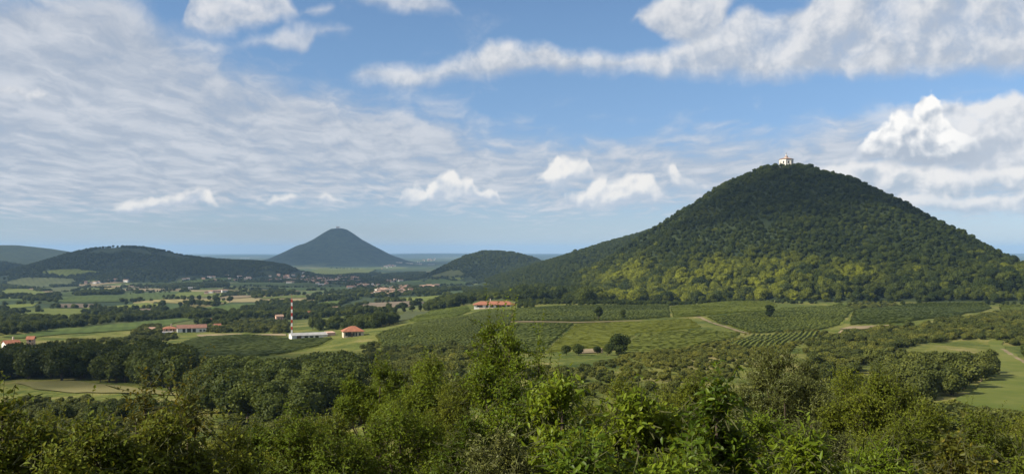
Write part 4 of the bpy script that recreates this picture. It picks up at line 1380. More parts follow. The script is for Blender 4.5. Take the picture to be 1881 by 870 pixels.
# ---- chapel on the big hill
def chapel():
    x, y = HC[0] + 4.0, HC[1]
    z = float(H(x, y))
    o = empty('hilltop_chapel', (x, y, z + 3.0), math.radians(20.0) - math.atan2(x, y))
    ph = -math.pi / 2 + math.pi / 8
    b = MB().lathe([(12.4, -9), (12.4, 0.8), (12.0, 0.8), (12.0, 11.6)], 8, ph=ph)
    b.build('wall', M['white_wall'], o)
    MB().lathe([(12.2, 11.62), (13.2, 12.0), (13.2, 12.4), (12.6, 12.4)], 8, ph=ph).build('cornice', M['pale_tile'], o)
    r = MB().lathe([(13.4, 12.42), (8.0, 14.0), (3.4, 15.2), (0.5, 15.4)], 8, ph=ph).build('roof', M['pale_tile'], o)
    for k in range(8):
        a = ph + k * math.pi / 4
        c, s = math.cos(a), math.sin(a)
        MB().box(-.45, .45, -.45, .45, 0.8, 11.6).build('pilaster', M['cream_wall'], o, (c * 12.02, s * 12.02, 0)).rotation_euler = (0, 0, a)
    ap = 12.0 * math.cos(math.pi / 8)
    for k in range(8):
        a = ph + (k + .5) * math.pi / 4
        # arched window: flat panel proud of the wall
        n = 10
        arc = [(-1.1, 0), (1.1, 0)] + [(1.1 * math.cos(t), 3.0 + 1.1 * math.sin(t)) for t in np.linspace(0, math.pi, n)]
        fr = [(px * 1.35, pz * 1.12 - .25) for px, pz in arc]
        MB().ring([[(0.0, px, pz) for px, pz in fr], [(0.12, px, pz) for px, pz in fr]]).build('window_surround', M['stone_wall'], o, (math.cos(a) * ap, math.sin(a) * ap, 4.4)).rotation_euler = (0, 0, a)
        w_ = MB().ring([[(0.0, px, pz) for px, pz in arc], [(0.2, px, pz) for px, pz in arc]]).build('window', M['window_dark'], o, (math.cos(a) * ap, math.sin(a) * ap, 4.4))
        w_.rotation_euler = (0, 0, a)
        if k % 2 == 0:
            MB().box(-.05, .08, -1.3, 1.3, 0.8, 3.0).build('door', M['wood_brown'], o, (math.cos(a) * ap, math.sin(a) * ap, 0)).rotation_euler = (0, 0, a)
    MB().lathe([(3.2, 14.6), (3.2, 16.4)], 12).build('drum', M['white_wall'], o)
    dm = MB().lathe([(3.4, 16.42), (3.2, 17.0), (2.2, 18.1), (1.6, 18.4)], 12).build('dome', M['old_tile'], o)
    MB().lathe([(1.35, 18.3), (1.35, 20.6), (1.6, 20.7), (1.6, 20.9)], 10).build('lantern', M['white_wall'], o)
    MB().lathe([(1.5, 20.92), (1.2, 21.7), (0.5, 22.3), (0.12, 22.5)], 10).build('cupola', M['metal_grey'], o)
    MB().box(-.12, .12, -.12, .12, 22.4, 25.0).box(-.7, .7, -.1, .1, 23.8, 24.04).build('cross', M['metal_grey'], o)
    o.scale = (0.93, 0.93, 0.93)
    tag(o, 'white octagonal chapel with tiled roof and lantern crowning the big wooded hill', 'chapel')
    b = MB().box(0, 13, -.4, .4, -3, 1.1)
    q = b.build('parapet_wall', M['stone_wall'], None, (x + 12.5, y - 4, z + 0.2))
    q.rotation_euler = (0, 0, -0.2)
    tag(q, 'low stone parapet wall beside the hilltop chapel', 'wall')
    for dx, dy, h, wd, lb in ((17.5, -3, 5.0, .7, 'small dark tree standing over the chapel parapet'), (27, -2, 9.0, 1.25, 'large round dark tree on the summit beside the chapel'),
                              (39, 2, 8.0, 1.2, 'paler round tree on the summit shoulder'), (-15, -3, 5.5, 1.0, 'low dark tree close against the chapel on its sunny side'), (-30, -3, 7.0, 1.1, 'round tree on the sunny shoulder of the summit')):
        tree('summit_tree', x + dx, y + dy, h, CR_WOOD[int(abs(dx)) % 6], lb, 'tree', None, 0.0, wd)


chapel()


# ---- mast
def mast():
    x, y, z = site(536, 618)
    Ht = (618 - 549) / F * y
    o = empty('radio_mast', (x, y, z))
    n = 11
    s = Ht / n
    r = 0.4
    for k in range(n):
        b = MB()
        z0, z1 = k * s + 0.01, (k + 1) * s - 0.01
        for sx in (-1, 1):
            for sy in (-1, 1):
                b.box(sx * r - .1, sx * r + .1, sy * r - .1, sy * r + .1, z0, z1)
        for j in range(2):
            za, zb = z0 + (z1 - z0) * j / 2, z0 + (z1 - z0) * (j + 1) / 2
            for sy in (-1, 1):
                b.tube([(-r, sy * r, za), (r, sy * r, zb)], [.09, .09], 4)
                b.tube([(sy * r, r, za), (sy * r, -r, zb)], [.09, .09], 4)
                b.tube([(r, sy * r, za), (-r, sy * r, zb)], [.09, .09], 4)
        b.lathe([(.3, z0), (.3, z1)], 8)
        b.build('mast_section', M['white_paint'] if k % 2 else M['red_paint'], o)
    MB().box(-2, 2, -2, 2, -1.5, 0.0).build('footing', M['stone_wall'], o)
    MB().tube([(0, 0, Ht), (0, 0, Ht + 4)], [.10, .04], 6).build('aerial', M['red_paint'], o)
    tag(o, 'tall red and white banded radio mast rising from the long white shed', 'mast')


mast()


# ---- far landmarks on hill tops
o, w = building('hilltop_ruin', 'squat pale building on the top of the middle hill', 'building', 909, 463, 9, 9, 6.5, .8, 'stone_wall', 'sheet_roof', 0.1, wins=[(-.5, 2, 2, 2), (.3, 2, 2, 2)])
MB().box(w / 2 + .1, w / 2 + 6, -3, 3, -2, 4.4).build('annexe', M['wood_brown'], o)
x, y = at_d(621, 8200)
o = empty('summit_church', (x, y, float(H(x, y))))
house_wall(26, 14, 9, 4, 6).build('wall', M['white_wall'], o)
gable_roof(26, 14, 4.2).build('roof', M['old_tile'], o, (0, 0, 9.05))
MB().box(-17.5, -13.1, -3, 3, -6, 20).build('bell_tower', M['white_wall'], o)
tag(o, 'tiny pale church on the tip of the far blue cone', 'church')
for px, d, h, lb in ((208, 3800, 11, 'single tree on the crest of the long low hill, closest to its summit'), (216, 3800, 9, 'bushy tree in the middle of the crest clump on the low hill'), (225, 3800, 10, 'end tree of the crest clump on the low hill'),
                     (1057, 2380, 14, 'lone dark tree standing on the skyline of the ridge')):
    x, y = at_d(px, d)
    tree('skyline_tree', x, y, h, CR_WOOD[px % 6], lb, 'tree', None, 0, 1.3)


# ---- villages
def tiny_house(seed):
    r = random.Random(seed)
    w, d, h, g_ = r.uniform(9, 14), r.uniform(7, 9), r.uniform(5, 8), r.uniform(1.2, 2.0)
    b = house_wall(w, d, h, g_ - .2, 2)
    nf = len(b.f)
    rf = gable_roof(w, d, g_, .6, .3)
    b.add([(x_, y_, z_ + h + .03) for x_, y_, z_ in rf.v], rf.f)
    nr = len(b.f)
    for t in (-.3, 0.0, .3):
        for zz in ([1.2] if h < 5.5 else [1.0, 4.0]):
            b.box(t * w - .5, t * w + .5, -d / 2 - .04, -d / 2 + .1, zz, zz + 1.4)
    me = bpy.data.meshes.new('village_house')
    me.from_pydata(b.v, [], b.f)
    wl = M[r.choice(['white_wall', 'white_wall', 'white_wall', 'cream_wall', 'pink_wall'])]
    for m_ in (wl, M[r.choice(['pale_tile', 'pale_tile', 'pale_tile', 'old_tile', 'terracotta'])], M['window_dark']):
        me.materials.append(m_)
    me.polygons.foreach_set('material_index', [0] * nf + [1] * (nr - nf) + [2] * (len(b.f) - nr))
    me.update()
    return me


TH = [tiny_house(i) for i in range(10)]


def village(poly, n, label, group, seed, sc=1.0, gap=15.0):
    W = unproj(poly)
    r = np.random.default_rng(seed)
    lo, hi = W.min(0), W.max(0)
    out = []
    for _ in range(6000):
        q = r.uniform(lo, hi)
        if inside(q[None], W)[0] and all(np.hypot(*(q - a)) > gap for a in out):
            out.append(q)
        if len(out) >= n:
            break
    for i, (x, y) in enumerate(out):
        ob = link('village_house', TH[int(r.integers(0, 10))], None, (x, y, float(H(x, y))))
        ob.rotation_euler = (0, 0, r.choice([0.2, 0.2 + math.pi / 2, -0.1, 0.5]) + r.normal() * 0.1)
        s = sc * r.uniform(0.85, 1.25)
        ob.scale = (s * 1.1, s, s)
        tag(ob, label, 'house', group)


village([(483, 519), (490, 508), (560, 503), (640, 507), (668, 516), (600, 523), (560, 521)], 100, 'tiny pale house of the village at the foot of the low hill', 'houses of the village below the low hill', 1, 0.95)
village([(622, 531), (650, 524), (690, 521), (700, 526), (640, 532)], 12, 'tiny house of the hamlet at the near edge of the village fields', 'houses of the hamlet at the field edge', 2)
village([(668, 544), (700, 532), (745, 529), (760, 536), (745, 542), (700, 545)], 60, 'small red roofed house of the nearer village below the middle hill', 'houses of the nearer village', 3, 0.95, 11)
village([(708, 518), (738, 511), (745, 514), (716, 520)], 12, 'tiny house strung along the rise beyond the nearer village', 'houses along the rise', 4)
village([(772, 529), (805, 525), (805, 528), (775, 531)], 8, 'low pale house in the row at the foot of the middle hill', 'row of houses at the foot of the middle hill', 5, 1.1)
village([(310, 513), (450, 507), (470, 517), (320, 520)], 14, 'tiny farmhouse at the foot of the long low hill', 'farmhouses along the low hill', 6)
village([(370, 540), (412, 536), (415, 538), (372, 541)], 7, 'tiny white farmhouse behind the light green field', 'farmhouses behind the light green field', 7)
village([(150, 520), (230, 515), (235, 518), (160, 522)], 7, 'tiny pale farmhouse beside the tan stubble field', 'farmhouses beside the stubble', 8)
village([(690, 490), (715, 486), (735, 489), (700, 494)], 12, 'tiny house of the hamlet below the far cone', 'houses of the hamlet below the far cone', 9, 1.1)
village([(737, 477), (800, 474), (800, 478), (740, 481)], 22, 'tiny pale house of the far town on the plain', 'houses of the far town', 10, 1.3, 30)
for px, py, wp, lb in ((733, 482.5, 12, 'first pale warehouse of the bright row on the far plain'), (752, 484, 14, 'second pale warehouse of the bright row on the far plain'), (768, 485, 14, 'third pale warehouse of the bright row on the far plain'),
                       (792, 486, 12, 'last pale warehouse of the bright row on the far plain'), (450, 474, 16, 'pale factory on the far plain beyond the low hill'), (352, 521, 9, 'long low pale barn in the middle of the plain'), (352, 531.5, 12, 'long pale greenhouse beside the dark field'),
                       (590, 524.5, 11, 'long pale barn at the village edge')):
    building('warehouse', lb, 'warehouse', px, py, wp, 16, 5.5, 1.6, 'cream_wall', 'sheet_roof', 0.0, 'gable', doors=[(0, 0, 4, 4)])


# ------------------------------------------------------------------ foreground thickets
def leaf_arrays(P, A, Nn, L, Wd, r, hexa):
    """leaf blades: base P, axis A, normal Nn, length L, width Wd"""
    S = np.cross(A, Nn)
    n = len(P)
    L, Wd = L[:, None], Wd[:, None]
    droop = Nn * (-L * r.uniform(0.02, 0.22, (n, 1)))
    if not hexa:
        v = [P, P + A * L * .45 + S * Wd * .5 + Nn * Wd * .18, P + A * L + droop, P + A * L * .45 - S * Wd * .5 + Nn * Wd * .18]
        V = np.stack(v, 1).reshape(-1, 3)
        b = np.arange(n)[:, None] * 4
        T = np.concatenate([b + np.array([0, 1, 2]), b + np.array([0, 2, 3])])
        return V, [T], 4
    v = [P, P + A * L * .32 + S * Wd * .48 + Nn * Wd * .14, P + A * L * .70 + S * Wd * .36 + Nn * Wd * .10 + droop * .35, P + A * L + droop,
         P + A * L * .70 - S * Wd * .36 + Nn * Wd * .10 + droop * .35, P + A * L * .32 - S * Wd * .48 + Nn * Wd * .14, P + A * L * .5 + droop * .12]
    V = np.stack(v, 1).reshape(-1, 3)
    b = np.arange(n)[:, None] * 7
    T = np.concatenate([b + np.array(t) for t in ((0, 1, 6), (1, 2, 6), (2, 3, 6), (3, 4, 6), (4, 5, 6), (5, 0, 6))])
    return V, [T], 7


FOL = {
    'broad': leaf_mat('foliage_broad', (0.0453, 0.0823, 0.0053), (0.1039, 0.1547, 0.0088), (0.1864, 0.2369, 0.0158), (0.3194, 0.3242, 0.0264), 0.16, 0.45, 0.38),
    'dark': leaf_mat('foliage_dark', (0.0345, 0.0624, 0.0044), (0.0744, 0.1147, 0.0070), (0.1330, 0.1745, 0.0114), (0.1996, 0.1870, 0.0220), 0.10, 0.5, 0.34),
    'olive': leaf_mat('foliage_olive', (0.0505, 0.0748, 0.0062), (0.1065, 0.1322, 0.0106), (0.1864, 0.1996, 0.0194), (0.2128, 0.1745, 0.0264), 0.10, 0.5, 0.34),
    'yellow': leaf_mat('foliage_yellowing', (0.0480, 0.0598, 0.0088), (0.0931, 0.0998, 0.0123), (0.2263, 0.1745, 0.0194), (0.3460, 0.2494, 0.0264), 0.14, 0.48, 0.32),
    'grey': leaf_mat('foliage_grey', (0.0559, 0.0698, 0.0123), (0.1039, 0.1173, 0.0194), (0.1677, 0.1696, 0.0334), (0.1996, 0.1621, 0.0440), 0.3, 0.5, 0.22),
}
M['twig'] = plain('twig', (0.070, 0.072, 0.026), (0.045, 0.050, 0.018), 0.85, 20.0, 0.2)


LEAF_UNIT = {}


def leaf_unit(fol, ratio):
    key = (fol, ratio)
    if key not in LEAF_UNIT:
        V, Fc, nv = leaf_arrays(np.zeros((1, 3)), np.array([[1.0, 0, 0]]), np.array([[0, 0, 1.0]]), np.ones(1), np.full(1, ratio), np.random.default_rng(3), True)
        LEAF_UNIT[key] = mesh_np('leaf', V, Fc, [FOL[fol]], col=np.full(len(V), 0.5))
    return LEAF_UNIT[key]


def shrub(name, label, cat, px, d, top, hw, fol, leaf=0.07, ratio=0.5, shoots=600, per=14, sl=0.45, hexa=False, lobes=12, seed=0, leaders=8, lead_len=0.7,
          tint=0.0, depth=0.85, up=0.35, lobe_r=0.36, slim=0.65, zlow=0.30):
    r = np.random.default_rng(seed)
    shoots = int(shoots * (1.55 if hexa else 1.4 if d < 25 else 1.5))
    leaf *= 0.84 if hexa else 1.05
    lobes = int(lobes * 1.5)
    lobe_r *= 0.86
    leaders = leaders // 2 if not name.startswith(('sap', 'loc')) else leaders
    lead_len *= 0.7 if not name.startswith(('sap', 'loc')) else 1.0
    leaf *= 1.0 if d < 25 else 1.45
    x0, y0 = at_d(px, d)
    zg = float(H(x0, y0))
    ht = ZC + (HOR - top) / F * d - zg
    rx = hw / F * d
    ry = rx * depth
    o = empty(name, (x0, y0, zg))
    # lobes of the crown
    a = r.uniform(0, 2 * math.pi, lobes)
    rho = np.sqrt(r.random(lobes)) * 0.82
    rho[0] = 0.12
    lr = lobe_r * rx * r.uniform(0.75, 1.15, lobes)
    lr = np.minimum(lr, ht * 0.42)
    C = np.column_stack([np.cos(a) * rho * rx * 0.9, np.sin(a) * rho * ry * 0.9, np.zeros(lobes)])
    C[:, 2] = (ht - lr) * (1 - 0.42 * rho ** 2 * slim) * r.uniform(zlow, 1.0, lobes) ** 0.6
    C[0, 2] = ht - lr[0]
    # shoots
    k = r.choice(lobes, shoots, p=lr ** 2 / (lr ** 2).sum())
    dv = unit(r.normal(size=(shoots, 3)) + np.array([0, -0.25, up]))
    ext = r.uniform(0.80, 1.16, shoots)
    ext[: shoots // 12] *= 1.2
    tip = C[k] + dv * (lr[k] * ext)[:, None]
    far_in = (np.linalg.norm(tip[:, None] - C[None], axis=2) / lr[None]).min(1)
    ok = (far_in > 0.7) & (tip[:, 2] > 0.12 * ht)
    tip, dv, k = tip[ok], dv[ok], k[ok]
    sl_ = sl * r.uniform(0.6, 1.4, len(tip))
    axis = unit(dv + r.normal(size=dv.shape) * 0.35 + np.array([0, 0, 0.25]))
    if leaders:
        j = np.argsort(-(tip[:, 2] + r.random(len(tip)) * ht * 0.25))[:leaders]
        axis[j] = unit(np.array([0, 0, 1.0]) + r.normal(size=(len(j), 3)) * 0.22)
        sl_[j] = lead_len * r.uniform(0.7, 1.4, len(j))
        tip[j] = tip[j] + axis[j] * (sl_[j] * 0.7)[:, None]
    root = tip - axis * sl_[:, None]
    bendv = unit(r.normal(size=root.shape)) * (sl_ * 0.12)[:, None]
    n = len(tip)
    # leaves along each shoot
    per_n = np.maximum((per * sl_ / sl).astype(int), 5)
    idx = np.repeat(np.arange(n), per_n)
    s = np.concatenate([np.linspace(0.12, 1.0, m_) for m_ in per_n]) + r.normal(size=len(idx)) * 0.02
    ph = np.concatenate([np.arange(m_) * 2.4 for m_ in per_n]) + r.random(len(idx)) * 0.5
    ax = axis[idx]
    Pl = root[idx] + ax * (sl_[idx] * s)[:, None] + bendv[idx] * (4 * s * (1 - s))[:, None]
    u1 = unit(np.cross(ax, np.array([0.3, 0.2, 1.0])))
    u2 = np.cross(ax, u1)
    side = u1 * np.cos(ph)[:, None] + u2 * np.sin(ph)[:, None]
    la = unit(ax * 0.55 + side * 0.9 + np.array([0, 0, 0.10]) + r.normal(size=side.shape) * 0.25)
    upv = unit(np.array([0, 0, 0.75]) + dv[idx] * 0.75 + r.normal(size=side.shape) * 0.30)
    sd = unit(np.cross(la, upv))
    ln = np.cross(sd, la)
    Ln = leaf * r.uniform(0.6, 1.25, len(idx)) * (1.1 - 0.35 * s)
    if hexa:                                        # the biggest leaves that face the view are pieces of their own
        sc_ = Ln / leaf - Pl[:, 1] * 0.35 + Pl[:, 2] * 0.15 + (s > 0.75) * 0.4 + r.random(len(idx)) * 0.8
        pick = np.argsort(-sc_)[:60]
        lm = leaf_unit(fol, ratio)
        for i in pick:
            lo = link('leaf', lm, o)
            lo.matrix_local = Matrix(((la[i][0] * Ln[i], sd[i][0] * Ln[i], ln[i][0] * Ln[i], Pl[i][0]), (la[i][1] * Ln[i], sd[i][1] * Ln[i], ln[i][1] * Ln[i], Pl[i][1]),
                                      (la[i][2] * Ln[i], sd[i][2] * Ln[i], ln[i][2] * Ln[i], Pl[i][2]), (0, 0, 0, 1)))
        rest = np.ones(len(idx), bool)
        rest[pick] = False
        Pl, la, ln, sd, Ln, idx, s = Pl[rest], la[rest], ln[rest], sd[rest], Ln[rest], idx[rest], s[rest]
    V, Fc, nv = leaf_arrays(Pl, la, ln, Ln, Ln * ratio * r.uniform(.8, 1.2, len(idx)), r, hexa)
    shoot_tone = r.normal(size=n) * 0.16
    lobe_tone = r.normal(size=lobes) * 0.13
    tone = np.clip(0.42 + lobe_tone[k][idx] + shoot_tone[idx] + r.normal(size=len(idx)) * 0.09 + 0.18 * (s > 0.8), 0, 1)
    tone[r.random(len(idx)) < 0.015] = 1.0
    me = mesh_np('foliage', V, Fc, [FOL[fol]], col=np.repeat(tone, nv))
    fo = link('foliage', me, o)
    fo['tint'] = float(tint)
    fo['kind'] = 'stuff'
    # stems and twigs
    b = MB()
    base_r = 0.018 + 0.012 * ht
    for i in range(lobes):
        c = C[i]
        m_ = Vector((c[0] * .35, c[1] * .35, c[2] * .5))
        st = Vector((r.normal() * .08 * rx, r.normal() * .08 * rx, -0.3))
        b.tube([st, st.lerp(m_, .6) + Vector((r.normal() * .05, r.normal() * .05, 0)), m_, Vector(c)], [base_r, base_r * .75, base_r * .5, base_r * .22], 6)
    b.build('stems', M['bark'], o)
    tw = 0.003 if d < 25 else 0.005
    rings = []
    mid = (root + tip) / 2 + bendv
    start = root + (C[k] - root) * 0.35
    pts = [start, root, mid, tip]
    rad = [tw * 1.8, tw * 1.4, tw, tw * .4]
    for p_, ra in zip(pts, rad):
        for q in range(3):
            an = q * 2.0944
            rings.append(p_ + (u1_of(axis) * math.cos(an) + np.cross(axis, u1_of(axis)) * math.sin(an)) * ra)
    TV = np.stack(rings, 1).reshape(-1, 3)
    fb = np.arange(n)[:, None] * 12
    TF = []
    for lvl in range(3):
        for q in range(3):
            q2 = (q + 1) % 3
            TF.append(fb + np.array([lvl * 3 + q, lvl * 3 + q2, lvl * 3 + 3 + q2, lvl * 3 + 3 + q]))
    tm = mesh_np('twigs', TV, [np.concatenate(TF)], [M['twig']])
    tw_o = link('twigs', tm, o)
    tw_o['kind'] = 'stuff'
    tag(o, label, cat)
    return o


def u1_of(axis):
    return unit(np.cross(axis, np.array([0.3, 0.2, 1.0])))


